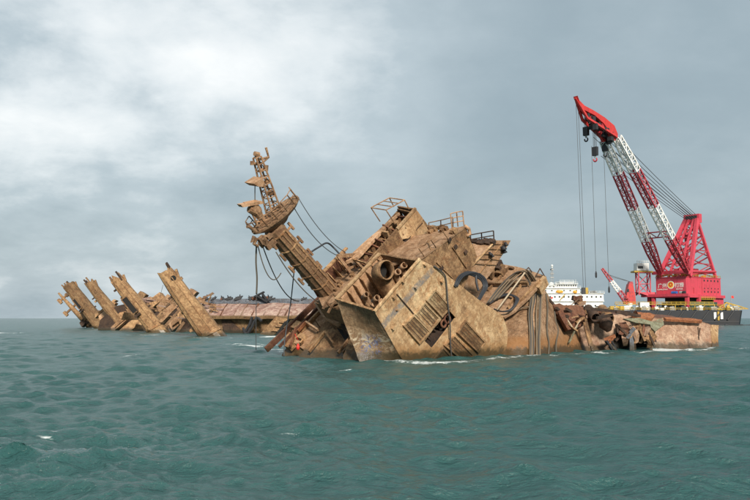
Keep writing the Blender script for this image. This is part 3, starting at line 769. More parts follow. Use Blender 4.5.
# ---- mast on the forward bridge
MF = 9.0
mp_ = lambda x, y, df=0.: H(x, y, 'f', MF + df)
mast = None
def make_mast():
    b = mp_(331, 295) ; t = mp_(273, 228); ax = (t - b).normalized()
    b = b - ax * 2.0
    L = (t - b).length; x = ax.cross(F).normalized(); y = F
    m = MB(); vs = []; fs = []; n = 12; K = 22
    for i in range(K + 1):
        q = b + ax * (L * i / K); r = .92 - .12 * i / K
        for k in range(n):
            a = 2 * math.pi * k / n; rr = r / max(.86, abs(math.cos(a)) ** .5 if abs(math.cos(a)) > abs(math.sin(a)) else abs(math.sin(a)) ** .5)
            p = q + (x * math.cos(a) + y * math.sin(a)) * rr; p += (x * math.cos(a) + y * math.sin(a)) * noise.noise(p * .8) * .05
            vs.append(p)
    for i in range(K):
        for k in range(n): fs.append((i * n + k, i * n + (k + 1) % n, (i + 1) * n + (k + 1) % n, (i + 1) * n + k))
    fs.append(tuple(range(n))); fs.append(tuple(K * n + k for k in range(n)))
    mo = m.add(vs, fs).build('mast', MAST, wreck)
    for i in range(1, 6):
        q = b + ax * (L * (.2 + .15 * i)); r = 1.03 - .02 * i
        MB().tube([q - ax * .06, q + ax * .06], r, 14).build('ring_stiffener', BROWN, mo)
    for k in (0, 1, 2):
        off = -F * .86 + x * (k - 1) * .45
        MB().bar(b + ax * 1.5 + off, t - ax * .6 + off * .92, .14, .16, F).build('stiffener', BROWN, mo)
    for sx, pegs in ((1, ((291, 226), (300, 239.5), (310, 252), (319, 264.5))), (-1, ((283, 257.5), (291.5, 269.5), (301, 281.5), (274, 246)))):
        for (px, py) in pegs:
            p = mp_(px, py); base = b + ax * ((p - b).dot(ax)); d = (p - base).normalized()
            g = MB(); g.tube([base + d * .9, p], .11, 8); g.bar(p - ax * .42, p + ax * .42, .2, .2, F); g.build('mast_step', MAST, mo)
    # bowl-shaped platform across the mast head
    tip = mp_(298.5, 197.5); low = mp_(254.5, 235); mid = (tip + low) / 2
    e = (tip - low) / 2; up = ax; fe = F * 1.15
    vs = []; fs = []; n = 28; rings = [(1.0, .62), (1.0, .42), (.82, .12), (.5, -.22), (.34, -.5)]
    c0 = mid
    for (rr, h) in rings:
        for k in range(n):
            a = 2 * math.pi * k / n; ex = math.copysign(abs(math.cos(a)) ** 1.15, math.cos(a))
            vs.append(c0 + (e * ex + fe * math.sin(a)) * rr + up * (h - .35) + e.normalized() * (-.35 if h < 0 else 0))
    for i in range(len(rings) - 1):
        for k in range(n): fs.append((i * n + k, i * n + (k + 1) % n, (i + 1) * n + (k + 1) % n, (i + 1) * n + k))
    fs.append(tuple((len(rings) - 1) * n + k for k in range(n))); fs.append(tuple(range(n)))
    MB().add(vs, fs).build('platform', MAST, mo)
    rp = [c0 + (e * math.cos(a) + fe * math.sin(a)) * .96 + up * .27 for a in [2 * math.pi * k / 14 for k in range(5, 12)]]
    railing('platform_rail', rp, up * 1.0, MAST, mo, .9, .045)
    rp = [c0 + (e * math.cos(a) + fe * math.sin(a)) * .96 + up * .27 for a in [2 * math.pi * k / 14 for k in (-3, -2, -1, 0)]]
    railing('platform_rail', rp, up * 1.1, MAST, mo, .9, .045)
    # lattice pole above the platform
    p0 = mp_(275, 216); p1 = mp_(257, 157); d = (p1 - p0).normalized(); xx = d.cross(F).normalized()
    m = MB(); w0, w1 = .48, .24; K = 9
    cs = [(1, 1), (1, -1), (-1, -1), (-1, 1)]
    pt = lambda i, c: p0.lerp(p1, i / K) + (xx * c[0] + F * c[1]) * (w0 + (w1 - w0) * i / K)
    for c in cs: m.tube([pt(0, c), pt(K, c)], .085, 6)
    for i in range(1, K + 1):
        for j in range(4):
            m.tube([pt(i, cs[j]), pt(i, cs[(j + 1) % 4])], .05, 5)
            if i % 2 == 0 and j % 2 == 0: m.tube([pt(i - 1, cs[j]), pt(i, cs[(j + 1) % 4])], .04, 5)
    m.build('lattice_pole', MAST, mo)
    for P, r in ((((257, 157), (256, 153)), .16), (((254.5, 153.5), (259, 154.5)), .2), (((258, 160), (268.5, 157), (266, 147.5)), .11), (((260, 165), (269, 157)), .08), (((252, 164), (258, 163)), .1), (((252, 165), (252, 161)), .16),
                 (((262, 170), (266, 168)), .08), (((265.5, 171), (266, 165)), .22), (((265, 182), (269, 182)), .18), (((268, 193), (273, 193)), .22), (((264, 177), (269, 183)), .08), (((259, 171), (263, 169)), .12), (((262, 187), (267, 186)), .12)):
        MB().tube([mp_(*p) for p in P], r, 7).build('top_fitting', MAST, mo)
    g = MB(); q = [mp_(249, 183), mp_(258.5, 177), mp_(258.5, 186), mp_(254, 186)]
    g.prism([p - F * .7 for p in q], F * 1.4); g.build('lamp_shelf', TAN2, mo)
    g = MB(); a, c = mp_(241, 207), mp_(261, 203)
    g.prism([a - F * .3 - ax * .0, c - F * .45, c + F * .45, a + F * .3], ax * .32); g.bar(mp_(244, 204), mp_(256, 201.5), .3, .3, F); g.build('radar_scanner', TAN2, mo)
    g = MB(); g.tube([mp_(253, 205), mp_(257, 211), mp_(261, 220), mp_(263, 228)], [.38, .45, .2, .2], 9); g.tube([mp_(249, 209), mp_(255, 211)], [.3, .42], 9)
    g.tube([mp_(252, 213), mp_(258, 226)], .1, 6); g.tube([mp_(259, 207), mp_(266, 224)], .1, 6); g.tube([mp_(255, 218), mp_(268, 214)], .07, 6); g.tube([mp_(257, 222), mp_(270, 219)], .07, 6)
    g.build('radar_pedestal', MAST, mo)
    g = MB()
    for P in (((256, 232), (250, 227), (247, 226.5)), ((257, 238), (254, 244), (258, 246)), ((254, 236), (252, 242), (255, 240)), ((262, 236), (259, 243), (263, 247)), ((259, 240), (266, 236))):
        g.tube([mp_(*p, -.6) for p in P], .15, 7)
    for k in range(10):
        p = mp_(random.uniform(262, 275), random.uniform(236, 246), -.8); g.box(p, S * random.uniform(.1, .3), F * .2, U * random.uniform(.1, .35))
    g.build('bracket', MAST, mo)
    return mo
mast = make_mast()

# ---- ropes, wires and hoses: each lies or hangs on the wreck
def hose(name, label, cat, pts, r, mat, group=None, n=8, k=6):
    o = MB().tube(spline(pts, k), r, n).build(name, mat, None, True)
    return tag(o, label, cat, group)
hose('stay_wire', 'upper of two slack stay wires from the mast platform to the bridge', 'wire', sag(mp_(298.5, 198), H(345, 252, 'f', 7.5), .6), .035, WIRE, k=1)
hose('stay_wire', 'lower of two slack stay wires from the mast platform to the bridge', 'wire', sag(mp_(292, 204), H(346, 258, 'f', 7.5), 1.0), .04, WIRE, k=1)
hose('bent_handrail', 'dark bent pipe arching between mast and bridge frame', 'pipe', [mp_(311, 252), mp_(319, 247), mp_(327, 243), mp_(334, 248), H(342, 257, 'f', 8)], .08, HOSE)
hose('hanging_rope', 'thick frayed rope hanging straight down from the mast platform', 'rope', [mp_(256.5, 244), mp_(256, 262), mp_(257, 278), mp_(256.5, 294)], .07, ROPE)
hose('hanging_rope', 'thin line hanging from the radar shelf beside the lattice pole', 'rope', [mp_(255, 184), mp_(255, 200), mp_(256, 214)], .04, ROPE)
hose('sagging_rope', 'long doubled rope slanting from mast platform to lower bulwark', 'rope', sag(mp_(263, 247), e8(299, 301, .6), 1.2), .05, ROPE, k=1)
hose('sagging_rope', 'looping rope sagging below the mast platform', 'rope', sag(mp_(258, 246), mp_(281, 273), 1.5), .045, ROPE, k=1)
hose('sagging_rope', 'rope running close along the underside of the mast', 'rope', sag(mp_(276, 252), mp_(318, 302), .5), .05, ROPE, k=1)
hose('mooring_line', 'grey line dropping from the mast into the sea by the red buoy', 'rope', [mp_(295, 262), e8(291, 300, 1.5), e8(287, 325, 1.2), e8(284.5, 343, 1.0), e8(284, 356, .6)], .055, WIRE)
hose('hanging_rope', 'thin line dropping to the sea in front of the far hull', 'rope', [mp_(256.5, 294), mp_(256, 320), mp_(256, 350)], .03, WIRE)
hose('wall_hose', 'grey hose running down the louvred wall across its opening', 'hose', [H(434, 266, 'f', -.12), H(444, 274, 'f', -.14), H(446.5, 284, 'f', -.14), H(448, 305, 'f', -.3), H(450, 325, 'f', -.3), H(450.5, 345, 'f', -.3), H(452.5, 365, 'f', -.25)], .065, HOSE3)
for i, (dx, dy) in enumerate(((0, 0), (1.2, 1.8), (2.6, .4), (3.6, 2.6), (-1, 2.4), (2.0, 3.2), (4.6, 1.2), (.6, 4.0))):
    hose('black_hose', 'black rubber hose in the bundle looping over the edge of the aft wall', 'hose',
         [H(455 + dx * .6, 285 + dy * .5, 'f', -.12), H(457 + dx * .7, 279 + dy * .8, 'f', .1), H(461 + dx * .8, 274.5 + dy * .7, 'f', .5), H(468 + dx, 271.8 + dy * .7, 'f', .9), H(476 + dx, 273.5 + dy, 'f', 1.1), H(482 + dx * .8, 279 + dy * .6, 'f', 1.0), H(484 + dx * .7, 287, 'f', .8), H(481 + dx * .5, 294, 'f', .5), H(478 + dx * .4, 300, 'f', .3)], .075, HOSE, 'black hoses looped over the aft wall')
hose('black_hose', 'black hose stub hanging inside the loop of black hoses', 'hose', [H(476, 275, 'f', 1.1), H(476.5, 283, 'f', .8), H(478.5, 291, 'f', .5)], .11, HOSE)
for i, dx in enumerate((0, 1.6, 3.4, 5.2)):
    hose('black_hose', 'black hose lying in a loose coil on the stern deck', 'hose', [dq(489 + dx, 304 - dx, .3), dq(500 + dx, 297 - dx * .6, .4), dq(511 + dx * .5, 295.5, .4), dq(516 + dx * .5, 300, .5), dq(511, 309 + dx * .2, .5), dq(502, 311.5, .5), dq(494, 309, .4)], .07, HOSE, 'hoses coiled on the stern deck')
st = lambda x, y, o=.35: at(x, y, stern_d(x, y) - o)
rh = random.Random(4)
for i in range(9):
    x0 = 486 + i * 1.5; tx = 527 + i * 1.5; xb = (529.5 + i * 1.0) if i < 5 else (536.5 + (i - 5) * 1.2); j = rh.uniform(-1.2, 1.2)
    pts = [dq(x0, 304 - i * .7, .4), dq(499 + i * 1.9 + j * 1.6, 288 - i * 1.0, .7 + .1 * (i % 3)), dq(510 + i * 1.6 + j, 277.5 - i * .6 + j, 1.0 + .25 * (i % 2)), dq(521 + i * 1.0, 271.8 - i * .1, 1.3 + .2 * (i % 3)), st(tx + 2, 285.5 + max(0, i - 5) * 1.5, .9), st((tx + xb) / 2 + 2, 298 + j, .7), st(xb + j * 1.2, 313, .45), st(xb + j * .6, 326, .4), st(xb - j * .5, 340, .4), st(xb + j * .4, 366, .5)]
    hose('grey_hose', 'grey brown hose in the bundle draped over the stern plating into the water', 'hose', pts, .042 + .018 * (i % 3), (HOSE2, HOSE3, HOSE2)[i % 3], 'grey hoses draped over the stern')
hose('pale_pole', 'pale pole leaning across the coiled hoses on the stern deck', 'pole', [dq(497, 310, .8), dq(526, 271, 1.6)], .09, PALEROPE)
hose('slack_hose', 'thin grey hose slung from the casing corner across the stern plating', 'hose', [st(501, 317, .6), st(512, 314, .5), st(522, 308, .5), st(529, 307, .5)], .07, HOSE2)
for i, (x, y0) in enumerate(((546, 294), (554, 306))):
    hose('slack_hose', ('thin dark hose hanging down the stern plating beside the grey bundle', 'dark hose with a kink hanging at the right of the stern plating')[i], 'hose', [st(x, y0), st(x + 1.5, y0 + 14), st(x + (1, 4)[i], 330), st(x + (3, 2)[i], 345), st(x + (1, 3)[i], 366)], .09, ROPE)
b0 = e8(298, 348, 1.3); 
m = MB(); m.tube([b0 - Vector((0, 0, .2)), b0, b0 + Vector((0, 0, .2)), b0 + Vector((0, 0, .4))], [.10, .17, .15, .04], 10); m.tube([b0 + Vector((0, 0, .7)), b0 + Vector((-.3, 0, 1.3))], .03, 6)
tag(m.build('marker_buoy', EMR, None, True), 'small red marker buoy at the waterline below the mast', 'buoy')

# ------------------------------------------------------------------ broken hull side lying right of the stern
frag = thing('hull_fragment', 'broken rusty hull side with torn plates lying right of the stern', 'wreckage', sea_at(655, 350))
def grid_plate(name, cols, thick, mat, parent, rows=12, dent=.25, ds=.5, yb=372, lean=3., holes=None, smooth=True):
    """cols: (x, y_top, distance at the foot); sheet from its torn top edge down below the water"""
    pts = []; back = []
    for (x, yt, D) in cols:
        for j in range(rows + 1):
            t = j / rows; y = yt + (yb - yt) * t; p = at(x, y, D + lean * (1 - t))
            p += Vector((0, -1, .1)) * (noise.noise(p * ds) * dent + noise.noise(p * ds * 3.3) * dent * .3)
            pts.append(p); back.append(p + thick)
    n = rows + 1; N = len(pts); fs = []; use = {}
    def quad(i, j): return (i * n + j, i * n + j + 1, (i + 1) * n + j + 1, (i + 1) * n + j)
    keep = {(i, j) for i in range(len(cols) - 1) for j in range(rows) if not (holes and holes((cols[i][0] + cols[i + 1][0]) / 2, cols[i][1] + (yb - cols[i][1]) * (j + .5) / rows))}
    ec = set()
    for (i, j) in keep:
        q = quad(i, j); fs += [q, tuple(k + N for k in q[::-1])]
        for a, b in zip(q, q[1:] + q[:1]): ec.add((a, b))
    for a, b in ec:
        if (b, a) not in ec: fs.append((b, a, a + N, b + N))
    return MB().add(pts + back, fs).build(name, mat, parent, smooth)
def interp(tab, x):
    for (x0, *a), (x1, *b) in zip(tab, tab[1:]):
        if x <= x1: t = (x - x0) / (x1 - x0); return [p + (q - p) * t for p, q in zip(a, b)]
    return list(tab[-1][1:])
tab = [(580, 318, 88), (586, 312, 88.5), (596, 315, 89), (606, 316, 89.5), (616, 314.5, 90), (628, 316, 90.5), (640, 317, 91), (652, 319, 91.5), (664, 317.5, 92), (680, 319, 92.5), (700, 322, 93.5), (712, 324.5, 94)]
cols = []
x = 580
while x <= 712:
    yt, D = interp(tab, x); cols.append((x, yt + noise.noise(Vector((x * .21, 1, 2))) * 1.6, D)); x += 2.0
torn = lambda x, y: (612 < x < 650 and y > 331 - 5 * math.sin((x - 612) * .13) + 4 * noise.noise(Vector((x * .3, y * .3, 0))) + max(0, (618 - x)) * 3 and y < 356) 
grid_plate('hull_plating', cols, Vector((0, 1.2, .1)), FRAG, frag, rows=16, dent=.45, ds=.35, holes=torn)
# right-hand end of the slab: narrow lit end face, and the slab's top
e0 = [at(712, 324.5, 97), at(717.5, 325.5, 98.5), at(718.5, 350, 96.2), at(719, 372, 94), at(712, 372, 93.5)]
plate('plating_end', e0, Vector((-.1, -1, .1)), 1.0, TAN, frag, grid=.6, dent=.1)
m = MB(); tp = []
for x in range(580, 714, 4):
    yt, D = interp(tab, x); tp.append((at(x, yt, D + 3), at(x, yt, D + 3) + Vector((.4, 7 + 1.5 * noise.noise(Vector((x * .2, 0, 0))), .55 + .3 * noise.noise(Vector((x * .3, 7, 0)))))))
vs = [p for ab in tp for p in ab] + [p - Vector((0, 0, .5)) for ab in tp for p in ab]; K = len(tp) * 2
fs = [(2 * i, 2 * i + 1, 2 * i + 3, 2 * i + 2) for i in range(len(tp) - 1)] + [(2 * i + K, 2 * i + 2 + K, 2 * i + 3 + K, 2 * i + 1 + K) for i in range(len(tp) - 1)] + [(2 * i + 1, 2 * i + 1 + K, 2 * i + 3 + K, 2 * i + 3) for i in range(len(tp) - 1)]
MB().add(vs, fs).build('top_plating', REDR, frag)
# dark hold behind the torn opening, crumpled plates and frames in it
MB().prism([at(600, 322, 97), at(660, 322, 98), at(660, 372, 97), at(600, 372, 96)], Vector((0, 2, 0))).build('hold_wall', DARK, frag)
gx = lambda x, y, d=0.: at(x, y, interp(tab, x)[1] + d)
random.seed(21)
for k in range(22):
    x = random.uniform(615, 652); y = random.uniform(322, 334); L = random.uniform(10, 19); sl = random.uniform(-2, 7)
    a = gx(x, y, random.uniform(-.6, 1.6)); b = gx(x + sl, min(y + L, 352), random.uniform(-1.2, .6)); w = Vector((random.uniform(.25, .9), random.uniform(-.5, .5), random.uniform(-.3, .3)))
    mid = (a + b) / 2 + Vector((random.uniform(-.5, .5), random.uniform(-.7, .3), 0))
    mm = MB(); th = Vector((.02, .12, .02))
    mm.hexa([a, a + w, a + w + th, a + th], [mid, mid + w, mid + w + th, mid + th]); mm.hexa([mid, mid + w, mid + w + th, mid + th], [b, b + w * .6, b + w * .6 + th, b + th])
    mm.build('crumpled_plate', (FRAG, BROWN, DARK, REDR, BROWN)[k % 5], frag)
for x0, y0, x1, y1, w, mat in ((616, 324, 618, 333, .25, DARK), (616.5, 325, 627, 335, .3, DARK), (630, 333, 634.5, 328, .5, GREYP), (627, 338, 631, 334, .4, GREYP), (585, 318, 593, 352, .35, BROWN), (584, 322, 590, 346, .3, BROWN), (640, 329, 645, 341, .3, BROWN), (648, 332, 655, 347, .25, DARK), (607, 340, 617, 352, .25, DARK), (605, 349, 613, 338, .25, ORANGE), (613, 351, 606, 341, .3, BLK), (617, 351, 611, 341, .2, BLK), (698, 327, 699, 340, .12, DARK), (700, 328, 698.5, 338, .1, DARK), (577, 326, 569, 343, .15, GREENP), (574, 330, 580, 320, .12, PALEROPE), (560, 318, 577, 331, .2, BROWN), (566, 318, 572, 327, .15, PALEROPE), (571, 318, 578, 316, .2, MAST), (576, 323, 584, 317, .3, BROWN)):
    MB().bar(gx(x0, y0, -.7), gx(x1, y1, -1.0), w, w * .8).build('frame_bar', mat, frag)
MB().prism([gx(629.5, 334, -.6), gx(633.5, 332, -.6), gx(634.5, 352, -1.), gx(630, 352, -1.)], Vector((0, .25, 0))).build('steel_sheet', GREYP, frag)
MB().prism([gx(604, 339, -1.), gx(615, 334.5, -.8), gx(616, 337.5, -.8), gx(607, 342, -1.)], Vector((0, .25, .05))).build('steel_sheet', ORANGE, frag)
MB().prism([gx(644, 322, -.4), gx(645.5, 330, -1), gx(643.5, 336, -1.2), gx(642.5, 330, -.8)], Vector((0, .2, 0))).build('steel_sheet', REDR, frag)
plate('green_plate', [gx(623, 319, -.4), gx(640, 317.5, -.6), gx(654, 322.5, -.6), gx(654, 325, -.8), gx(637, 322.5, -.8)], Vector((0, -.8, .6)), .3, GREENP, frag, grid=.5, dent=.1)
plate('green_plate', [gx(650, 322.5, -.6), gx(662, 318, -.4), gx(664, 325, -1), gx(655, 331.5, -1.3), gx(651, 327, -1)], Vector((0, -.8, .6)), .3, GREENP, frag, grid=.5, dent=.12)
plate('orange_plate', [gx(632, 314.5, 2), gx(637, 312, 2.5), gx(650, 313, 2.5), gx(655, 315.5, 2), (gx(652, 318, 1)), gx(638, 317.5, 1)], Vector((0, -.8, .6)), .4, ORANGE, frag, grid=.4, dent=.15)
plate('orange_plate', [gx(664, 317.2, 2), gx(686, 317.5, 2.5), gx(702, 320, 2.5), gx(702, 321.6, 2), gx(686, 319.8, 1.8), gx(666, 319, 1.5)], Vector((0, -.8, .6)), .3, ORANGE, frag, grid=.5, dent=.08)
# pipe sections and torn lumps on the top
for i, (x0, y0, x1, y1, r) in enumerate(((588, 309, 596, 318, .55), (602, 309.5, 609, 318.5, .6))):
    a = gx(x0, y0, 3.2); c = gx(x1, y1, -.2); d = (c - a).normalized()
    o = MB().pipe([a, a.lerp(c, .5), c], r, r * .85, 18).build('pipe_section', (DARK, BROWN)[i], frag, True)
MB().tube([gx(604, 316, .8), gx(606, 325, 0), gx(609, 331, -.4)], [.6, .8, .3], 10).build('pipe_section', DARK, frag, True)
random.seed(5)
for k in range(16):
    x = random.choice([random.uniform(572, 590), random.uniform(596, 640), random.uniform(575, 584)]); y = random.uniform(301, 315) if x < 585 else random.uniform(312, 319)
    p = gx(min(max(x, 580), 710), y, 1.5); mm = MB()
    pts = [p + Vector((random.uniform(-.9, .9), random.uniform(-.5, .5), random.uniform(-.7, .5))) for _ in range(4)]
    mm.prism(pts, Vector((random.uniform(-.2, .2), .35, random.uniform(0, .3)))); mm.build('torn_plate', (BROWN, REDR, FRAG, MAST)[k % 4], frag)
m = MB(); m.box(at(578.5, 302, 91), Vector((.35, 0, .1)), Vector((0, .6, 0)), Vector((-.1, 0, .65))); m.box(at(577, 299.5, 91), Vector((.5, 0, -.2)), Vector((0, .5, 0)), Vector((.05, 0, .25))); m.tube([at(580, 306, 91), at(579, 312, 90.5), at(583, 318, 89.5)], .4, 8)
m.build('winch_lump', REDR, frag)
m = MB(); m.prism([at(556, 306, 88), at(566, 308, 89), at(577, 308, 90), at(583, 316, 89), at(583, 326, 88.4), at(568, 330, 86), at(560, 316, 85)], Vector((0, 2.5, -.4))); m.build('torn_plate', REDR, frag)
plate('torn_plate', [at(553, 303, 86.5), at(566, 307, 87.5), at(583, 307, 89), (at(587, 313, 88)), at(572, 322, 86.3), at(560, 313, 86)], Vector((0, -.9, .4)), .4, REDR, frag, grid=.4, dent=.4, jag=.3)
for x0, y0, x1, y1 in ((549, 300, 556, 308), (556, 308, 566, 316), (566, 316, 574, 321), (566, 309, 573, 313), (584, 308, 630, 313), (616, 312, 640, 316), (597, 318, 612, 315)):
    MB().bar(at(x0, y0, 86), at(x1, y1, 87.5), .25, .3).build('frame_bar', DARK, frag)

# ------------------------------------------------------------------ far half of the wreck: hull on its side and the king posts
bow = thing('shipwreck_bow', 'distant half of the wreck with slanting king posts and pinkish hull top', 'shipwreck', sea_at(215, 334))
def hullprof(x, D):
    # profile from the waterline up over the ledge and the pink slope to the dark rail
    dy = (D - 196) * .0
    return [at(x, 345, D), at(x, 333 , D), at(x, 320, D - .5), at(x, 319, D - 2.6), at(x, 316.6, D - 2.8), at(x, 315.6, D - 1.5), at(x, 309, D + 1.2), at(x, 303.5, D + 5.2), at(x, 302.5, D + 5.6), at(x, 298.8, D + 6.2), at(x, 298.8, D + 9), at(x, 345, D + 12)]
def strip(name, i0, i1, xs, D, mat, jit=.35, bot=2.0):
    m = MB(); vs = []; k = i1 - i0 + 1
    for x in xs:
        pr = hullprof(x, D(x))[i0:i1 + 1]
        for p in pr: vs.append(p + Vector((0, noise.noise(p * .15) * jit, noise.noise(p * .22 + Vector((9, 0, 0))) * jit * .6)))
    n = len(vs); fs = []
    for i in range(len(xs) - 1):
        for j in range(k - 1): fs.append((i * k + j, (i + 1) * k + j, (i + 1) * k + j + 1, i * k + j + 1))
    bk = [p + Vector((0, bot, -.25)) for p in vs]
    fs += [tuple(q + n for q in f[::-1]) for f in fs]
    return m.add(vs + bk, fs).build(name, mat, bow)
XS = [196 + 3 * i for i in range(44)]; DB = lambda x: 196 - (x - 200) * .10
strip('hull_side', 0, 2, XS, DB, BROWN, .5)
strip('ledge', 2, 5, XS, DB, POST, .35)
strip('hull_top', 5, 7, XS, DB, PINK, .5)
strip('bulwark', 7, 11, XS, DB, GREYP, .2)
hz_ = lambda x, y, d=0.: at(x, y, DB(x) + d)
random.seed(31)
for k in range(9):      # frames crossing the pink slope
    x = 206 + k * 11 + random.uniform(-3, 3); MB().bar(hz_(x - 7, 315, -1.8), hz_(x, 303.8, 4.6), .22, .25).build('seam', (PINK, FRAG, REDR)[k % 3], bow)
for k in range(26):     # winches, fairleads and rags along the rail
    x = random.choice([random.gauss(209, 5), random.gauss(262, 4), random.uniform(205, 306), random.gauss(233, 5)]); hgt = random.uniform(.25, .95)
    if x < 200: continue
    b = hz_(x, 299.5, 6.3); mm = MB()
    mm.box(b + Vector((0, 0, hgt * .4)), Vector((random.uniform(.2, .7), 0, .1)), Vector((0, .5, 0)), Vector((random.uniform(-.3, .3), 0, hgt * .5)))
    mm.tube([b, b + Vector((random.uniform(-.6, .6), -.4, hgt * 1.3))], .13, 6); mm.build('rail_fitting', (BLK, BLK, HOSE, REDR)[k % 4], bow)
for x0, y0, x1, y1, w in ((254, 297, 264, 292, .7), (258, 296, 268, 302, .8), (262, 293, 267, 300, .6), (266, 300, 270, 301, .4)):
    MB().bar(hz_(x0, y0, 5), hz_(x1, y1, 5), w, w * .5).build('crumpled_frame', BLK, bow)
for P in (((257, 317), (254, 322), (252, 327), (248, 333)), ((252, 317), (250, 324), (246, 331)), ((258, 318), (262, 321)), ((243, 328), (246, 334))):
    MB().tube([hz_(*p, -3.2) for p in P], .35, 6).build('hanging_cable', BLK, bow)
MB().prism([hz_(221, 318, -.6), hz_(228, 318, -.6), hz_(245, 334, -1), hz_(224, 334, -1)], Vector((0, .5, 0))).build('torn_dark_plate', DARK, bow)  # dark rust plate standing against the hull side
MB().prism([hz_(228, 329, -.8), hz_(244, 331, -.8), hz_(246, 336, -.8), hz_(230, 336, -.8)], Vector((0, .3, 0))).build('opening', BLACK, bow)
# fallen block in the water right of the posts
a = [at(x, y, 172) for x, y in ((257, 337), (276, 316.5), (288, 319), (272.5, 337))]
MB().prism(a, Vector((1.4, 3.5, -.4))).build('fallen_block', POST, bow)
for k in range(4):
    t = (k + .6) / 4.4; p = a[0].lerp(a[1], t); q = a[3].lerp(a[2], t); MB().bar(p.lerp(q, .55) + Vector((0, -.3, 0)), q + Vector((0, -.3, 0)), .35, .4).build('bracket', BROWN, bow)
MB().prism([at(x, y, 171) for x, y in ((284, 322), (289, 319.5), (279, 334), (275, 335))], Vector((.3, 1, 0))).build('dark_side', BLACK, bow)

# king posts: box section with rounded corners, torn at the top
def king_post(D, top, base, w0, w1, mat=POST, hole=None, collar=None, slope=.25, seed=0):
    a = at(*base, D); t = at(*top, D - 1.5); ax = (t - a).normalized(); a2 = a - ax * 5
    x = ax.cross(Vector((0, 1, 0))).normalized(); y = x.cross(ax); L = (t - a2).length; n = 16; K = 26
    vs = []; fs = []; rnd = random.Random(seed)
    tear = [noise.noise(Vector((k * .55, seed * 3.7, 1.))) * 1.5 + rnd.uniform(-.25, .2) for k in range(n)]
    for i in range(K + 1):
        r = w1 + (w0 - w1) * i / K
        for k in range(n):
            an = 2 * math.pi * (k + .5) / n + .62; c, s_ = math.cos(an), math.sin(an); sq = (abs(c) ** 3.2 + abs(s_) ** 3.2) ** (-1 / 3.2)
            p = a2 + ax * (L * i / K + (tear[k] if i == K else 0)) + (x * c + y * s_) * (r / 2 * sq)
            p += (x * c + y * s_) * noise.noise(p * .3 + Vector((seed, 0, 0))) * .16; vs.append(p)
    for i in range(K):
        for k in range(n): fs.append((i * n + k, i * n + (k + 1) % n, (i + 1) * n + (k + 1) % n, (i + 1) * n + k))
    fs.append(tuple(range(n)))
    inner = len(vs)
    for k in range(n):
        vs.append(vs[K * n + k].lerp(a2 + ax * L, .16)); 
    for k in range(n): vs.append(vs[inner + k] - ax * 2.5)
    for k in range(n):
        fs.append((K * n + k, K * n + (k + 1) % n, inner + (k + 1) % n, inner + k)); fs.append((inner + k, inner + (k + 1) % n, inner + n + (k + 1) % n, inner + n + k))
    fs.append(tuple(inner + n + k for k in range(n)))
    o = MB().add(vs, fs).build('king_post', mat, bow)
    tt = a2 + ax * L
    for j in range((4, 3, 2, 3)[seed % 4]):
        q = tt + x * rnd.uniform(-.42, .42) * w0 + y * rnd.uniform(-.4, .2) * w0
        MB().bar(q - ax * 1.6, q + ax * rnd.uniform(.5, 1.7) + x * rnd.uniform(-.4, .4), .35, .6, y).build('torn_strip', (BROWN, DARK, mat, BROWN)[j], o)
    q = tt - x * w0 * .50 - ax * 1.4
    MB().bar(q - ax * .8, q + ax * .9 - x * .5, .5, .5, y).build('lug', BROWN, o)
    if seed == 1: MB().tube([tt - x * w0 * .28 - y * w0 * .5 - ax * 1.8, tt - x * w0 * .28 - y * w0 * .53 - ax * 1.8], .55, 10).build('sheave_hole', BLACK, o)
    if hole:
        h0, h1, b0, b1 = hole
        f = lambda u_, v_: a2 + ax * (L * u_) + x * (v_ * w1) - y * (w1 * .5 + .02)
        q = [f(h0, b0), f(h1, b0), f(h1, b1), f(h0, b1)]
        MB().prism(q, y * .25 ).build('opening', BLACK, o)
        m = MB()
        for i in range(4): m.bar(q[i] - y * .06, q[(i + 1) % 4] - y * .06, .28, .2, y)
        m.build('opening_frame', BROWN, o)
        p = f(h0 - .035, b0); q_ = f(h0 - .035, b1); MB().bar(p, q_, .5, .5, y).build('opening_lip', DARK, o)
    for j in range(3 + seed % 3):
        t_ = rnd.uniform(.35, .92); q = a2 + ax * (L * t_); r = w1 + (w0 - w1) * t_; sd = rnd.choice([-1, 1])
        MB().bar(q + x * sd * r * .47, q + x * sd * (r * .5 + rnd.uniform(.3, .9)), rnd.uniform(.3, .6), rnd.uniform(.3, .8), y).build('post_bracket', (BROWN, DARK, mat)[j % 3], o)
    for j in range(2):
        v_ = (-.22, .2)[j]; p = [a2 + ax * (L * u_) + x * (v_ * (w1 + (w0 - w1) * u_)) - y * ((w1 + (w0 - w1) * u_) * .5 + .02) for u_ in (.3, .62, .93)]
        mm = MB(); mm.bar(p[0], p[1], .14, .16, y); mm.bar(p[1], p[2], .14, .16, y); mm.build('post_seam', BROWN, o)
    if collar:
        q = a2 + ax * (L * collar); r = w1 + (w0 - w1) * collar
        mm = MB(); ring = []
        vs = []
        for dz, e in ((-.35, 1.0), (-.3, 1.10), (.3, 1.10), (.35, 1.0)):
            for k in range(n):
                an = 2 * math.pi * (k + .5) / n + .62; c, s_ = math.cos(an), math.sin(an); sq = (abs(c) ** 3.2 + abs(s_) ** 3.2) ** (-1 / 3.2)
                vs.append(q + ax * (dz + c * .4) + (x * c + y * s_) * (r / 2 * sq * e))
        fs = [(i * n + k, i * n + (k + 1) % n, (i + 1) * n + (k + 1) % n, (i + 1) * n + k) for i in range(3) for k in range(n)]
        mm.add(vs, fs).build('collar', BROWN, o)
    return o
king_post(160, (166, 273), (213, 338), 3.0, 5.0, collar=.30, seed=1)
king_post(198, (115.5, 278), (160, 334), 2.9, 4.6, hole=(.56, .76, .02, .36), collar=.32, seed=2)
king_post(238, (89, 282.5), (128, 331), 2.6, 4.2, collar=.36, seed=3)
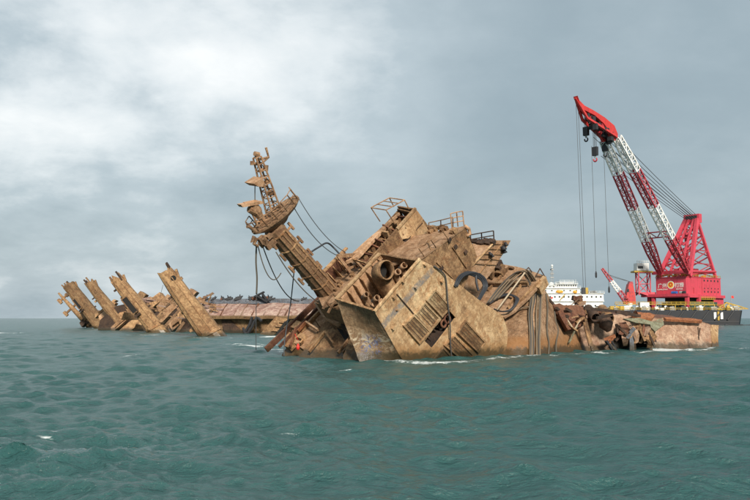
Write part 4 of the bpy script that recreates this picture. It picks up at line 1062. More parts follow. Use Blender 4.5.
king_post(280, (68.5, 285), (104, 329), 4.0, 4.9, hole=(.62, .78, .1, .34), seed=4)
# thin fore mast with crosstrees
a = at(58.5, 293, 300); b = at(87, 324, 300); ax = (b - a).normalized(); pr = ax.cross(Vector((0, 1, 0))).normalized()
fm = MB().tube([a, a.lerp(b, .5), b + ax * 4], [.35, .85, 1.2], 10).build('fore_mast', POST, bow, True)
for t, L in ((.17, 1.7), (.48, 3.2)):
    q = a.lerp(b, t); MB().bar(q - pr * L, q + pr * L, .7, .7).build('crosstree', BROWN, fm); MB().box(q - pr * L, ax * 1.0, Vector((0, .5, 0)), pr * .5).build('crosstree_end', BROWN, fm); MB().box(q + pr * L, ax * .7, Vector((0, .5, 0)), pr * .4).build('crosstree_end', BROWN, fm)
# tangle of broken deck structure between the posts
random.seed(77)
def rub(x, y, D, sx, sz, mat, nm='broken_plate'):
    p = at(x, y, D); an = random.uniform(.62, .92); a = Vector((math.cos(an), .2, math.sin(an))) * sx; b = Vector((-math.sin(an), .3, math.cos(an))) * sz
    MB().prism([p - a - b, p + a - b * .8, p + a * .9 + b, p - a * .8 + b * .9], Vector((.3, random.uniform(.6, 2.4), -.2))).build(nm, mat, bow)
for k in range(42):
    x = random.uniform(104, 208); top = 304 if x < 128 else (298 + 3 * noise.noise(Vector((x * .1, 0, 0)))); y = random.uniform(top + 2, 330)
    rub(x, y, 238 - (x - 104) * .33 + (330 - y) * .25, random.uniform(1.2, 4.2), random.uniform(.3, 1.3), (BROWN, POST, DARK, BROWN, MAST, BROWN, TAN2)[k % 7])
for k in range(16):
    rub(random.uniform(84, 112), random.uniform(312, 326), 285, random.uniform(1, 2.4), random.uniform(.5, 1.6), (BROWN, POST, DARK, MAST)[k % 4])
for k in range(36):
    x = random.uniform(140, 212); y = random.uniform(299, 318); D = 226 - (x - 104) * .30
    MB().bar(at(x, y, D), at(x + (6 + 10 * random.random()) * (1 if k % 3 else .6), y + random.choice([-9, -6, 1, .5, 1.5]), D - 1), .18, .25).build('broken_beam', (BROWN, MAST, POST, PINK)[k % 4], bow)
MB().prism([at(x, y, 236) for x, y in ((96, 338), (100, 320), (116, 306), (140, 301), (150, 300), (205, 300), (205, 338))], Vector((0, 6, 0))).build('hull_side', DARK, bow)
for x0, x1, y0, y1 in ((182, 198, 318, 333), (124, 133, 312, 320), (136, 141, 324, 331), (199, 222, 322, 333)):
    D = 205 - (x0 - 180) * .1; MB().prism([at(x0, y0, D), at(x1, y0 + 1.5, D), at(x1 + 3, y1, D), at(x0 - 3, y1, D)], Vector((0, 2, 0))).build('side_plate', (BROWN, POST, DARK, BROWN)[x0 % 4], bow)
for x0, y0, x1, y1 in ((166, 325, 184, 305), (160, 322, 176, 306), (176, 333, 184, 322), (150, 298, 172, 302), (170, 303, 205, 300), (195, 300, 216, 306)):
    MB().bar(at(x0, y0, 196), at(x1, y1, 197), .5, .6).build('broken_beam', MAST, bow)
plate('pink_plate', [at(x, y, 214) for x, y in ((140, 299), (150, 296.5), (158, 300), (148, 303))], Vector((0, -1, .4)), .4, PINK, bow, grid=1., dent=.3)
hose('signal_wire', 'thin wire rising beside the tallest near king post', 'wire', [at(160, 297, 196), at(163, 285, 196)], .05, WIRE)

# ------------------------------------------------------------------ crane vessel far behind the wreck
vessel = thing('crane_vessel', 'long dark hulled crane vessel with white deckhouse behind the wreck', 'crane vessel', (145, 447, 0))
HX0, HX1, HY0, HY1, DZ = 84.0, 194.5, 424.0, 468.0, 7.6
m = MB(); out = [(HX0, HY0 + 6), (HX0 + 6, HY0), (HX1 - 2, HY0), (HX1, HY0 + 3), (HX1, HY1), (HX0, HY1)]
m.prism([Vector((x, y, DZ)) for x, y in out], [Vector((-2.0 if x > 190 else 0, 0, -DZ - 3)) for x, y in out]); m.build('hull', NAVY, vessel)
m = MB(); m.prism([Vector((x + (.15 if x > 190 else -.15), y + (-.15 if y < 445 else .15), 1.3)) for x, y in [(a - (1.5 if a > 190 else 0), b) for a, b in out]], Vector((0, 0, .7))); m.build('rubbing_strake', BLK, vessel)
for k in range(17):
    x = HX1 - 6 - k * 6.6; mm = MB(); mm.tube([Vector((x, HY0 - .5, 7)), Vector((x - 3.5, HY0 - .6, 2.6))], .35, 6); mm.build('fender', BLK, vessel)
for x in (178.0, 181.5):
    MB().prism([Vector((x, HY0 - .4, 6.6)), Vector((x + 1.3, HY0 - .4, 6.6)), Vector((x + 1.3, HY0 - .4, 3.0)), Vector((x, HY0 - .4, 3.0))], Vector((0, .3, 0))).build('hull_mark', LWHITE, vessel)
MB().prism([Vector((179.9, HY0 - .42, 7.0)), Vector((180.9, HY0 - .42, 7.0)), Vector((180.9, HY0 - .42, 2.4)), Vector((179.9, HY0 - .42, 2.4))], Vector((0, .3, 0))).build('hull_mark', YELLOW, vessel)
railing('deck_rail', [Vector((x, HY0 + .5, DZ)) for x in np.linspace(HX0 + 8, HX1 - 3, 12)], Vector((0, 0, 1.3)), YELLOW, vessel, 3, .10)
MB().bar(Vector((128, HY0 + 6, DZ + 3.3)), Vector((HX1 - 14, HY0 + 6, DZ + 3.3)), 1.4, .35).build('catwalk', YELLOW, vessel)
for k in range(12): MB().bar(Vector((129 + k * 5.2, HY0 + 6, DZ)), Vector((129 + k * 5.2, HY0 + 6, DZ + 3.3)), .35, .35).build('catwalk_post', YELLOW, vessel)
railing('catwalk_rail', [Vector((128, HY0 + 5.4, DZ + 3.4)), Vector((HX1 - 14, HY0 + 5.4, DZ + 3.4))], Vector((0, 0, 1.2)), YELLOW, vessel, 2.5, .10)
random.seed(99)
for k in range(70):     # winches, pumps, lockers and stores along the near side of the deck
    x = random.uniform(112, 192); y = HY0 + random.uniform(1.8, 5.0); sx, sz = random.uniform(.4, 1.5), random.uniform(.5, 1.7)
    mm = MB(); mm.box(Vector((x, y, DZ + sz * .6)), Vector((sx, 0, 0)), Vector((0, .8, 0)), Vector((0, 0, sz * .6)))
    mm.tube([Vector((x - sx, y, DZ + sz * 1.2)), Vector((x + sx * .6, y, DZ + sz * 1.35))], sz * .3, 8); mm.build('deck_gear', random.choice([GREY, GREY, BLK, NAVY, LWHITE, GREY, CWHITE, YELLOW, DGREEN]), vessel)
for k in range(4):
    x = 125.5 + k * 2.6; MB().box(Vector((x, HY0 + 3, DZ + 1.2)), Vector((1.1, 0, 0)), Vector((0, 1, 0)), Vector((0, 0, 1.1))).build('container', YELLOW if k < 3 else CWHITE, vessel)
MB().box(Vector((143, HY0 + 5, DZ + 2.6)), Vector((2.4, 0, 0)), Vector((0, 2, 0)), Vector((0, 0, 1.6))).build('deck_cabin', CWHITE, vessel)
# yellow lattice gangway at the stern
g0 = Vector((181, HY0 + 4, DZ + .6)); g1 = Vector((197.2, HY0 + 2, DZ + .8))
m = MB(); ap = Vector((187, HY0 + 4, DZ + 4.2))
for a, b in ((g0, g1), (g0, ap), (ap, g1), (g0 + Vector((0, 3, 0)), g1 + Vector((0, 1, 0))), (ap, ap + Vector((0, 3, 0))), (ap + Vector((0, 3, 0)), g1)): m.bar(a, b, .45, .45)
for k in range(1, 7):
    p = g0.lerp(g1, k / 7); t = (p.x - ap.x) / (g1.x - ap.x); q = ap.lerp(g1, t) if t > 0 else g0.lerp(ap, (p.x - g0.x) / (ap.x - g0.x)); m.bar(p, q, .3, .3)
    if k < 6: m.bar(p, ap.lerp(g1, max(0, (g0.lerp(g1, (k + 1) / 7).x - ap.x) / (g1.x - ap.x))), .25, .25)
m.build('stern_gangway', YELLOW, vessel)
MB().tube([Vector((191.5, HY0 + 9, DZ)), Vector((191.5, HY0 + 9, DZ + 8))], .15, 6).build('flagstaff', GREY, vessel)
MB().prism([Vector((191.6, HY0 + 9, DZ + 6.6)), Vector((193.1, HY0 + 9.2, DZ + 6.5)), Vector((193.0, HY0 + 9.2, DZ + 7.8)), Vector((191.6, HY0 + 9, DZ + 8))], Vector((0, .06, 0))).build('flag', EMR, vessel)

# white deckhouse at the bow
def vp(x, y, D=446.): return at(x, y, D)
def tier(name, x0, x1, y0, y1, D0, D1, win=0, wy=.55, wh=.9):
    a = vp(x0, y1, D0); b = vp(x1, y0, D0)
    X0, X1, Z0, Z1 = a.x, b.x, a.z, b.z
    o = MB().prism([Vector((X0, D0, Z0)), Vector((X1, D0, Z0)), Vector((X1, D0, Z1)), Vector((X0, D0, Z1))], Vector((0, D1 - D0, 0))).build(name, CWHITE, vessel)
    MB().prism([Vector((X0 - .5, D0 - .8, Z1)), Vector((X1 + .5, D0 - .8, Z1)), Vector((X1 + .5, D0 - .8, Z1 + .3)), Vector((X0 - .5, D0 - .8, Z1 + .3))], Vector((0, D1 - D0 + 1, 0))).build('deck_edge', CWHITE, o)
    railing('rail', [Vector((X0 - .3, D0 - .6, Z1 + .3)), Vector((X1 + .3, D0 - .6, Z1 + .3))], Vector((0, 0, 1.05)), CWHITE, o, 2.2, .06)
    for k in range(win):
        x = X0 + (X1 - X0) * (k + .6) / (win + .2); zc = Z0 + (Z1 - Z0) * wy
        MB().prism([Vector((x - .45, D0 - .06, zc - wh / 2)), Vector((x + .45, D0 - .06, zc - wh / 2)), Vector((x + .45, D0 - .06, zc + wh / 2)), Vector((x - .45, D0 - .06, zc + wh / 2))], Vector((0, .3, 0))).build('window', GLASS, o)
    return o
tier('deckhouse', 549, 603, 301.5, 311, 440, 462, 11)
tier('deckhouse', 543, 603.5, 293.5, 301, 441.5, 462, 13)
tier('deckhouse', 542, 580, 288.5, 293, 443, 460, 6, .5, .8)
tier('deckhouse', 544, 556, 285.5, 288, 444, 458, 3, .5, .6)
wh_ = tier('wheelhouse', 556, 577, 284.3, 288, 444, 456, 9, .6, .8)
tier('wheelhouse_top', 560, 573, 282.6, 283.8, 446, 454)
m = MB(); b = vp(552, 288, 447); t = vp(552, 267, 447)
for sx in (-1, 1): m.tube([b + Vector((sx * .7, 0, 0)), t + Vector((sx * .25, 0, 0))], .16, 6)
for k in range(8): q = b.lerp(t, k / 8); m.bar(q - Vector((.9 - k * .06, 0, 0)), q + Vector((.9 - k * .06, 0, 0)), .2, .2)
for k in (4, 5.5, 7): q = b.lerp(t, k / 8); m.box(q, Vector((1.0, 0, 0)), Vector((0, .4, 0)), Vector((0, 0, .35)))
m.build('radar_mast', GREY, vessel)
def dome(x, y, r):
    c = vp(x, y, 445); me = bpy.data.meshes.new('radome'); bm = bmesh.new(); bmesh.ops.create_uvsphere(bm, u_segments=14, v_segments=9, radius=r)
    for v in bm.verts: v.co += c
    bm.to_mesh(me); bm.free(); o = link('radome', me, CWHITE, vessel, True); MB().tube([c - Vector((0, 0, r * 1.8)), c - Vector((0, 0, r * .6))], r * .55, 8).build('pedestal', CWHITE, o)
dome(551.3, 284.5, 1.35); dome(543.5, 286, .9); dome(552, 265.8, .7)
MB().tube([vp(575.6, 288, 446), vp(575.6, 279.5, 446)], .12, 6).build('antenna', CWHITE, vessel)
for x0, x1, y in ((556, 563, 291.8), (573, 577, 292)):
    a = vp(x0, y, 441); b = vp(x1, y, 441); r = .95
    o = MB().tube([a, a.lerp(b, .12), a.lerp(b, .5), a.lerp(b, .88), b], [.3, .8, r, .8, .3], 10).build('lifeboat', ORNG, vessel, True)
for k in range(12):
    x = random.uniform(580, 600); MB().box(vp(x, 292.3, 444), Vector((random.uniform(.4, 1.2), 0, 0)), Vector((0, 1, 0)), Vector((0, 0, random.uniform(.3, .9)))).build('roof_gear', random.choice([BLK, GREY, NAVY]), vessel)
MB().prism([vp(551, 297, 440.6), vp(553, 297, 440.6), vp(553, 298.5, 440.6), vp(551, 298.5, 440.6)], Vector((0, .3, 0))).build('house_mark', EMR, vessel)
MB().bar(vp(560, 300, 440), vp(565, 294.5, 440), .5, .5).build('stairway', YELLOW, vessel)

# ------------------------------------------------------------------ the red and white main crane on its deck
cf = Vector((-.78, -.62, 0)).normalized(); cr = Vector((-cf.y, cf.x, 0)); cr = cr if cr.y < 0 else -cr
CB = Vector((175.5, 450, 0)); Z = Vector((0, 0, 1))
def cl(a, b, z): return CB + cf * a + cr * b + Z * z
def onb(x, y, b): return hit(x, y, CB + cr * b, cr)
crane = thing('main_crane', 'giant red and white lattice boom crane with lettered red machinery house', 'crane', CB + Z * DZ)
def cbox(name, a0, a1, b0, b1, z0, z1, mat, parent=None):
    return MB().prism([cl(a0, b0, z0), cl(a1, b0, z0), cl(a1, b1, z0), cl(a0, b1, z0)], Z * (z1 - z0)).build(name, mat, parent or crane)
MB().tube([cl(0, 0, DZ), cl(0, 0, DZ + 2.2)], 16.5, 40).build('turntable', DGREEN, crane)
MB().tube([cl(0, 0, DZ + 2.2), cl(0, 0, DZ + 4.6)], 14.5, 40).build('slewing_ring', DGREEN, crane)
railing('turntable_rail', [cl(17 * math.cos(t), 17 * math.sin(t), DZ + 2.2) for t in np.linspace(0, 6.2832, 33)], Z * 1.2, YELLOW, crane, 2.5, .1)
cbox('base_slab', -19, 20, -11, 11, 14.6, 16.2, CRED)
house = cbox('machinery_house', -18, 18, -9, 9, 16.2, 25.6, CRED)
cbox('house_roof', -18.3, 18.3, -9.3, 9.3, 25.6, 25.95, CRED)
cbox('rear_wall_block', -19.5, -9, 9.03, 9.6, 9.2, 16.1, CRED); cbox('rear_wall_block', -19.5, -14, -9, 9, 9.2, 16.1, CRED)
cbox('under_house', -12, 12, -7.5, 7.5, 12.4, 14.6, BLK)
for a, b in ((19, 10), (19, -10), (8, 10.3), (17, -14)): MB().bar(cl(a, b, DZ + 1), cl(a, b, 16.3), 1.7, 1.7, cf).build('support_column', CRED, crane)
MB().bar(cl(19.3, -17, 15.9), cl(19.3, 11.5, 15.9), 2.4, 1.5).build('front_beam', CRED, crane)
cbox('side_gallery', -8, 8, 9.1, 11, 13.6, 13.9, YELLOW); railing('gallery_rail', [cl(-8, 11, 13.9), cl(8, 11, 13.9)], Z * 1.2, YELLOW, crane, 2., .1)
railing('roof_rail', [cl(18, -9, 26), cl(18, 9, 26), cl(-18, 9, 26), cl(-18, -9, 26)], Z * 1.2, YELLOW, crane, 2.4, .09)
for k in range(18):
    a = random.uniform(-16, 16); b = random.uniform(-7, 8.6); h = random.uniform(.5, 1.6); cbox('roof_gear', a, a + random.uniform(.8, 2.4), b, b + random.uniform(.6, 1.6), 25.95, 25.95 + h, random.choice([YELLOW, GREY, BLK, CRED, ORNG]))
for k in range(5):
    a = -15.5 + k * 3.6; cbox('vent', a, a + 1.1, 9.0, 9.12, 23.7, 24.7, BLK, house); 
    cbox('vent', a, a + .8, 9.0, 9.12, 19.6, 20.2, BLK, house); cbox('vent', a + .1, a + 1.0, 9.0, 9.12, 17.6, 18.5, BLK, house)
cbox('side_door', 10, 11, 9.0, 9.12, 17, 20, LRED, house); cbox('house_seam', 1.8, 2.1, 9.0, 9.1, 16.3, 25.5, LRED, house)
for b, c in ((-15.5, BLUEM), (-13.8, BLUEM), (1.5, BLUEM), (3.2, BLUEM), (6.2, GREY), (8, BLK)):
    m = MB(); m.tube([cl(19.6, b, 17.2), cl(19.6, b + 1.4, 17.2)], .85, 12); m.build('winch_motor', c, crane)
# emblem and lettering on the front wall
def disc(name, b, z, r, off, mat, n=28, parent=None, star=None):
    pts = []
    for k in range(n):
        t = 2 * math.pi * k / n + math.pi / 2; rr = r if not star else (r if k % 2 == 0 else r * star)
        pts.append(cl(18 + off, b + math.cos(t) * rr, z + math.sin(t) * rr))
    return MB().prism(pts, -cf * .05).build(name, mat, parent or house)
em = disc('emblem', 0, 21.6, 2.15, .08, EMW); disc('emblem_ring', 0, 21.6, 1.75, .14, EMY, parent=em); disc('emblem_field', 0, 21.7, 1.2, .20, EMR, parent=em); disc('emblem_star', 0, 21.7, .8, .26, EMY, 10, em, .42)
def lettering(txt, b, z, size, mat):
    cu = bpy.data.curves.new('lettering', 'FONT'); cu.body = txt; cu.size = size; cu.align_x = 'CENTER'; cu.align_y = 'CENTER'; cu.extrude = .03; cu.offset = size * .012
    o = bpy.data.objects.new('tmp', cu); COL.objects.link(o); bpy.context.view_layer.update()
    me = bpy.data.meshes.new_from_object(o.evaluated_get(bpy.context.evaluated_depsgraph_get())); bpy.data.objects.remove(o)
    M = Matrix(((cr.x, 0, cf.x, 0), (cr.y, 0, cf.y, 0), (cr.z, 1, cf.z, 0), (0, 0, 0, 1))); M.translation = cl(18.12, b, z)
    me.transform(M); me.name = 'lettering'; return link('lettering', me, mat, house)
lettering('广州', -5.1, 21.2, 2.7, EMW); lettering('打捞', 5.1, 21.2, 2.7, EMW)
lettering('GUANGZHOU', -5.1, 19.2, .95, EMW); lettering('SALVAGE', 5.1, 19.2, .95, EMW)

# A-frame
def cbar(name, p, q, w, mat=CRED, parent=None, h=None): return MB().bar(p, q, w, h or w, cf).build(name, mat, parent or crane)
tA = [onb(687, 219, -3.5), onb(697, 219, 3.5)]
AT = (tA[1] - CB).dot(cf); ZT = tA[1].z
T0, T1 = cl(AT, -3.5, ZT), cl(AT, 3.5, ZT)
F0, F1 = cl(15, -9.5, 26), cl(15, 9.5, 26); B0, B1 = cl(-14, -8.5, 26), cl(-14, 8.5, 26)
af = cbar('gantry_leg', F0, T0, 1.9)
cbar('gantry_leg', F1, T1, 1.9); cbar('gantry_leg', B0, T0, 1.4); cbar('gantry_leg', B1, T1, 1.4)
MB().prism([T0 - cr * 1.2 - Z * 2, T1 + cr * 1.2 - Z * 2, T1 + cr * 1.2 + Z * 3, T0 - cr * 1.2 + Z * 3], -cf * 3).build('gantry_head', CRED, crane)
MB().prism([T0 + cf * .1 + Z * 0, T1 + cf * .1 + Z * 0, T1 + cf * .1 + Z * 2.2, T0 + cf * .1 + Z * 2.2], -cf * .3).build('gantry_window', BLK, crane)
for i in range(4):
    t0, t1 = i / 4.4, (i + 1) / 4.4
    cbar('gantry_brace', F0.lerp(T0, t1), F1.lerp(T1, t1), .7, LRED); cbar('gantry_brace', F0.lerp(T0, t0), F1.lerp(T1, t1), .55, LRED); cbar('gantry_brace', F1.lerp(T1, t0), F0.lerp(T0, t1), .55, LRED)
    cbar('gantry_brace', F1.lerp(T1, t0), B1.lerp(T1, t1), .5, LRED); cbar('gantry_brace', B1.lerp(T1, t1), F1.lerp(T1, t1), .5, LRED)
cbar('gantry_beam', F0 + cf * 2 + Z * 2.5 - cr * 2, F1 + cf * 2 + Z * 2.5 + cr * 2, 1.8); cbar('gantry_beam', B0 + Z * 3, B1 + Z * 3, 1.); cbar('gantry_beam', B1 + Z * 3.5, F1 + Z * 2.5, 1.0)
cbox('gantry_machinery', -4, 8, -4, 4, 26, 31, LRED)
for i in range(5):
    t0, t1 = i / 5.5, (i + 1) / 5.5
    cbar('gantry_brace', F0.lerp(T0, t0), B0.lerp(T0, t1), .6, LRED); cbar('gantry_brace', B0.lerp(T0, t0), B1.lerp(T1, t1), .6, CRED); cbar('gantry_brace', B1.lerp(T1, t0), B0.lerp(T0, t1), .5, LRED)
    cbar('gantry_brace', (F0 + F1).lerp(T0 + T1, t0) / 2, F1.lerp(T1, t1), .7, CRED); cbar('gantry_brace', (F0 + F1).lerp(T0 + T1, t0) / 2, F0.lerp(T0, t1), .7, CRED)
cbar('gantry_post', (F0 + F1) / 2 + cr * 3, T1 - cr * 2, 1.1, CRED); cbar('gantry_post', (F0 + F1) / 2 - cr * 3, T0 + cr * 2, 1.1, CRED)

# boom: two lattice legs, red and white sections, tied together; red head with sheaves
top = onb(617, 137, 7.0); ta, tz = (top - CB).dot(cf), top.z
def blend(p, q, t): return p.lerp(q, t)
legs = []
for sgn in (-1, 1):
    p0 = cl(20, 11.2 if sgn > 0 else -4.8, 28.5); p1 = cl(ta, 7.0 if sgn > 0 else -1.0, tz); d = (p1 - p0).normalized(); x = cr; y = d.cross(x).normalized()
    lg = cbar('boom_leg_foot', p0 - d * 1.5, p0 + d * 2.5, 1.6, CRED, None, 2.2); legs.append((p0, p1))
    wid = lambda t: .9 + min(1, t * 6) * .9 if t < .85 else 1.8 - (t - .85) * 3
    bands = [(0, .26, LRED), (.26, .50, LWHITE), (.50, .76, LRED), (.76, 1.0, LWHITE)]
    for (t0, t1, mat) in bands:
        m = MB(); nb = max(3, int((t1 - t0) * 30)); cs = [(1, 1), (1, -1), (-1, -1), (-1, 1)]
        pt = lambda i, c: p0.lerp(p1, t0 + (t1 - t0) * i / nb) + (x * c[0] * 1.15 + y * c[1]) * wid(t0 + (t1 - t0) * i / nb)
        for c in cs:
            for i in range(nb): m.bar(pt(i, c), pt(i + 1, c), .66, .66, x)
        for i in range(nb):
            for j in range(4):
                m.bar(pt(i, cs[j]), pt(i, cs[(j + 1) % 4]), .28, .28); m.bar(pt(i + i % 2, cs[j]) if 0 else pt(i, cs[j] if i % 2 else cs[(j + 1) % 4]), pt(i + 1, cs[(j + 1) % 4] if i % 2 else cs[j]), .30, .30)
        m.build('lattice_section', mat, lg)
(l0, l1), (r0, r1) = legs
for t, w, mt in ((.29, 2.2, LRED), (.985, 1.2, LWHITE)):
    for k in (-1, 1):
        off = (l1 - l0).normalized() * k * w * .8; cbar('boom_tie', l0.lerp(l1, t) + off, r0.lerp(r1, t) + off, .6, mt)
    for k in range(4):
        a = l0.lerp(l1, t).lerp(r0.lerp(r1, t), k / 4); b = l0.lerp(l1, t).lerp(r0.lerp(r1, t), (k + 1) / 4); o = (l1 - l0).normalized() * w * .8 * (1 if k % 2 else -1); cbar('boom_tie', a + o, b - o, .4, mt)
tip = onb(575.5, 97.5, 3.)
hd = None
for sgn in (-1, 1):
    b = 7.0 if sgn > 0 else -1.0; P = [onb(x, y, 7.0) for x, y in (((619.5, 134), (616.5, 125), (608, 116.5), (598, 109), (590, 104), (588, 107.5), (599, 114), (607, 122.5), (611.5, 130), (613, 140), (617, 140)) if sgn > 0 else ((617, 139), (612, 130), (603, 119), (595, 112), (588, 106), (587, 108.5), (594, 115), (603, 123.5), (610, 134), (613, 140)))]
    Q = [cl((p - CB).dot(cf), 3.0 + (b - 3.0) * max(.12, min(1, ((p - tip).length / 42))), p.z) for p in P]
    Q = Q[:5] + [tip + Z * .7, tip - Z * .5 - cf * .5] + Q[5:]
    hd = MB().prism(Q, cr * (-sgn * 1.3)).build('boom_head', HEADRED, crane)
    MB().bar(tip + Vector((0, 0, -.2)), cl((onb(585, 119, 3) - CB).dot(cf), 3 + sgn * 1.6, onb(585, 119, 3).z), .9, 1.2, cf).build('head_strut', HEADRED, crane)
    MB().bar(cl((onb(585, 119, 3) - CB).dot(cf), 3 + sgn * 1.6, onb(585, 119, 3).z), cl(ta, b, tz), 1.0, 1.4, cf).build('head_strut', HEADRED, crane)
for x, y, r, b in ((590, 116, 1.7, -1), (594, 121, 2.0, 1), (599, 124, 2.0, -2), (603, 127, 2.1, 2), (597, 118, 1.6, 0), (607, 131, 1.8, 0), (592, 126, 1.6, 2), (588, 113, 1.3, 0)):
    p = onb(x, y, b); m = MB(); m.tube([p - cr * 1.6, p + cr * 1.6], r, 16); m.build('sheave', BLK, crane)
for k in range(26):
    x = random.uniform(586, 611); y = 113 + (x - 588) * .95 + random.uniform(-1, 11); p = onb(x, y, random.uniform(0, 6))
    MB().box(p, cf * random.uniform(.5, 1.3), cr * random.uniform(.5, 1.2), Z * random.uniform(.5, 1.5)).build('head_machinery', random.choice([BLK, BLK, BLK, LRED, GREY, BLK]), crane)
# luffing ropes from gantry to boom head
for k in range(10):
    b = -3 + 6 * (k % 5) / 4; up = (k // 5) * 2.2
    p = cl(AT + .5, b, ZT + 2.6 - up); q = cl(ta + 1.5 - (k // 5) * 6, b * 2.0, tz + 2.0 - (k // 5) * 9)
    MB().tube(sag(p, q, .8, 8), .16, 5).build('luffing_rope', WIRE, crane)
# hook blocks hanging from the head: each a thing of its own
for i, (x, y, b, h, lab) in enumerate(((587, 131.5, -3, 118, 'small black hook block hanging nearest the tip of the main crane boom'), (596, 151.5, 1, 128, 'lowest black hook block with red hook hanging under the main crane head'), (606, 147, -1, 130, 'black and yellow hook block hanging beside the white left boom leg'))):
    c = onb(x, y, b); hb = thing('hook_block', lab, 'hook block', c - Z * 4, 'hook blocks of the main crane')
    MB().prism([c + cr * sx * 1.4 + Z * sz for sx, sz in ((-1, -2.2), (1, -2.2), (1.05, 2.2), (-1.05, 2.2))], cf * 1.6).build('block_body', BLK, hb)
    MB().tube([c - Z * 2.2 + cf * .8, c - Z * 3.3 + cf * .8], .5, 8).build('shank', GREY, hb)
    m = MB(); m.tube([c + cf * .8 - Z * 4.2 + (cr * math.cos(t) + Z * math.sin(t)) * .95 for t in np.linspace(-3.6, .7, 12)], .38, 7); m.build('hook', LRED if i == 1 else BLK, hb, True)
    if i == 2: MB().box(c + cr * .9 - cf * .1, cr * .5, cf * .2, Z * 1.6).build('cheek_plate', YELLOW, hb)
    m = MB()
    for sx in (-.9, -.3, .3, .9): m.tube([c + cr * sx + cf * .8 + Z * 2, c + cr * sx + cf * .8 + Z * (c.z and 12)], .12, 5)
    m.build('fall_rope', WIRE, hb)
# long whip lines hanging to just above the deck
for i, (x0, y0, x1, y1, lab) in enumerate(((576, 101, 583.5, 292, 'leftmost of two long thin crane lines hanging from the boom tip'), (578, 101, 586, 292, 'right of two long thin crane lines hanging from the boom tip'), (591.5, 146, 596, 272, 'thin crane line with a small dark weight left of the deck crane'), (604, 156, 609, 287, 'thin crane line with two small weights beside the deck crane jib'))):
    a = onb(x0, y0, 0); b = Vector((a.x + (x1 - x0) * .49, a.y, 0)); b = at(x1, y1, a.y)
    o = MB().tube([a, b], .11, 5).build('whip_line', WIRE, None); tag(o, lab, 'crane line', 'crane lines')
    if i > 1:
        MB().tube([b + Z * .4, b - Z * .6, b - Z * 2.4, b - Z * 3], [.2, .5, .5, .15], 8).build('weight', BLK, o)
    else:
        MB().box(b + Z * .5, Vector((.9, 0, 0)), Vector((0, .7, 0)), Z * 1.6).build('whip_hook', (BLK, YELLOW)[i], o)
# operator's cabin on its red lattice tower
cab = lambda x, y: at(x, y, 447)
ck = MB().prism([cab(637, 270.5), cab(649, 270.5), cab(649, 263), cab(637, 263)], Vector((0, 6, 0))).build('operator_cabin', CWHITE, crane)
MB().prism([cab(638, 268.5) - Vector((0, .1, 0)), cab(643, 268.5) - Vector((0, .1, 0)), cab(643, 266) - Vector((0, .1, 0)), cab(638, 266) - Vector((0, .1, 0))], Vector((0, .4, 0))).build('window', GLASS, ck)
railing('cabin_rail', [cab(637, 263), cab(649, 263)], Z * 1.3, CWHITE, ck, 1.2, .1)
MB().prism([cab(634.5, 272.3), cab(653, 272.8), cab(653, 271), cab(634.5, 270.6)], Vector((0, 7, 0))).build('cabin_deck', YELLOW, crane)
c0 = [cab(638.5, 272.5), cab(650, 272.5), cab(650, 272.5) + Vector((0, 5, 0)), cab(638.5, 272.5) + Vector((0, 5, 0))]; zb = 16.2
for i in range(4):
    p = c0[i]; q = c0[(i + 1) % 4]; pb = Vector((p.x, p.y, zb)); qb = Vector((q.x, q.y, zb)); m = MB()
    m.bar(pb, p, .55, .55)
    for j in range(2):
        t0, t1 = j / 2, (j + 1) / 2; m.bar(pb.lerp(p, t0), qb.lerp(q, t1), .4, .4) if (i + j) % 2 else m.bar(qb.lerp(q, t0), pb.lerp(p, t1), .4, .4); m.bar(pb.lerp(p, t1), qb.lerp(q, t1), .35, .35)
    m.build('cabin_tower', CRED, crane)
MB().prism([cab(637, 292.2), cab(656, 292.2), cab(656, 295.5), cab(652, 297)], Vector((0, 6, 0))).build('tower_bracket', CRED, crane)

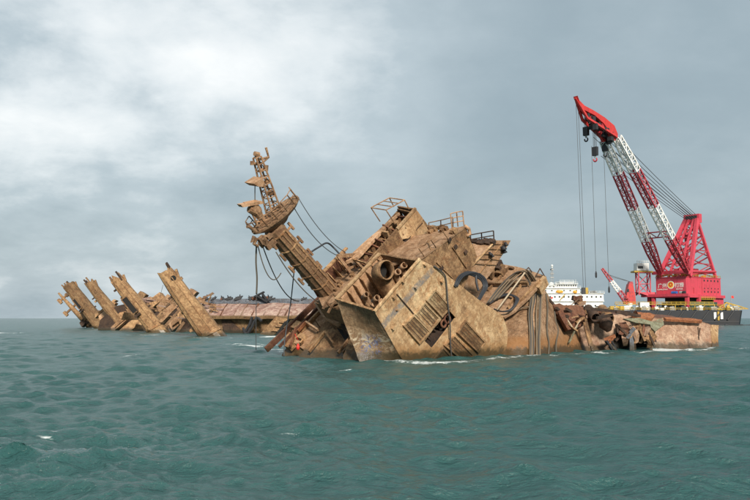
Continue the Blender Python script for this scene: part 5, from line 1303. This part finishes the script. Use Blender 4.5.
# small deck crane
dk = thing('deck_crane', 'small red deck crane with red and white jib between deckhouse and main crane', 'crane', at(630, 306, 438))
dp = lambda x, y, d=0.: at(x, y, 438 + d)
MB().tube([dp(630, 310), dp(630, 303)], 1.3, 14).build('pedestal', CWHITE, dk)
hb = MB().prism([dp(625.5, 304), dp(636, 304), dp(635.5, 296), dp(633, 284), dp(629, 284), dp(627, 294)], Vector((0, 4.5, 0))).build('crane_house', HEADRED, dk)
MB().prism([dp(629, 284), dp(633.5, 284), dp(632.5, 281.5), dp(630, 281.5)], Vector((0, 3.5, 0))).build('crane_head', LRED, dk)
MB().prism([dp(626.5, 292, -.1), dp(629, 292, -.1), dp(629, 289, -.1), dp(627.5, 289, -.1)], Vector((0, .4, 0))).build('window', GLASS, hb)
for k in range(6): MB().prism([dp(629.5 + (k % 2) * 2.6, 301 - (k // 2) * 4, -.1), dp(631 + (k % 2) * 2.6, 301 - (k // 2) * 4, -.1), dp(631 + (k % 2) * 2.6, 299 - (k // 2) * 4, -.1), dp(629.5 + (k % 2) * 2.6, 299 - (k // 2) * 4, -.1)], Vector((0, .3, 0))).build('panel', LRED, hb)
j0, j1 = dp(627, 302), dp(602, 268.5); d = (j1 - j0).normalized(); y = d.cross(Vector((0, 1, 0))).normalized(); x = Vector((0, 1, 0))
for t0, t1, mat in ((0, .32, LRED), (.32, .62, LWHITE), (.62, 1, LRED)):
    m = MB(); nb = 4; cs = [(1, 1), (1, -1), (-1, -1), (-1, 1)]; wd = lambda t: 1.35 - .9 * t
    pt = lambda i, c: j0.lerp(j1, t0 + (t1 - t0) * i / nb) + (x * c[0] + y * c[1]) * wd(t0 + (t1 - t0) * i / nb)
    for c in cs: m.bar(pt(0, c), pt(nb, c), .4, .4)
    for i in range(nb):
        for k in range(4): m.bar(pt(i, cs[k]), pt(i + 1, cs[(k + 1) % 4]), .25, .25)
    m.build('jib_section', mat, dk)
MB().tube([dp(631, 282), dp(612, 277), dp(604, 271)], .12, 5).build('luffing_rope', WIRE, dk)
MB().tube([dp(631, 282), dp(608, 274.5)], .12, 5).build('luffing_rope', WIRE, dk)
# oil boom floating at the right
a = sea_at(716, 325.4); m = MB(); pts = []
for k in range(60): pts.append(Vector((a.x - 6 + k * .9, a.y + math.sin(k * .35) * .5, .12 + .05 * math.sin(k * .8))))
ob = thing('oil_boom', 'black floating boom line on the water right of the wreck', 'floating boom', Vector((a.x + 15, a.y, 0)))
m.tube(pts, .22, 7); m.build('boom_line', BLK, ob)
for k in range(2, 58, 9): MB().tube([pts[k], pts[k].lerp(pts[k + 1], .5), pts[k + 2]], [.3, .55, .3], 8).build('float', BLK, ob)
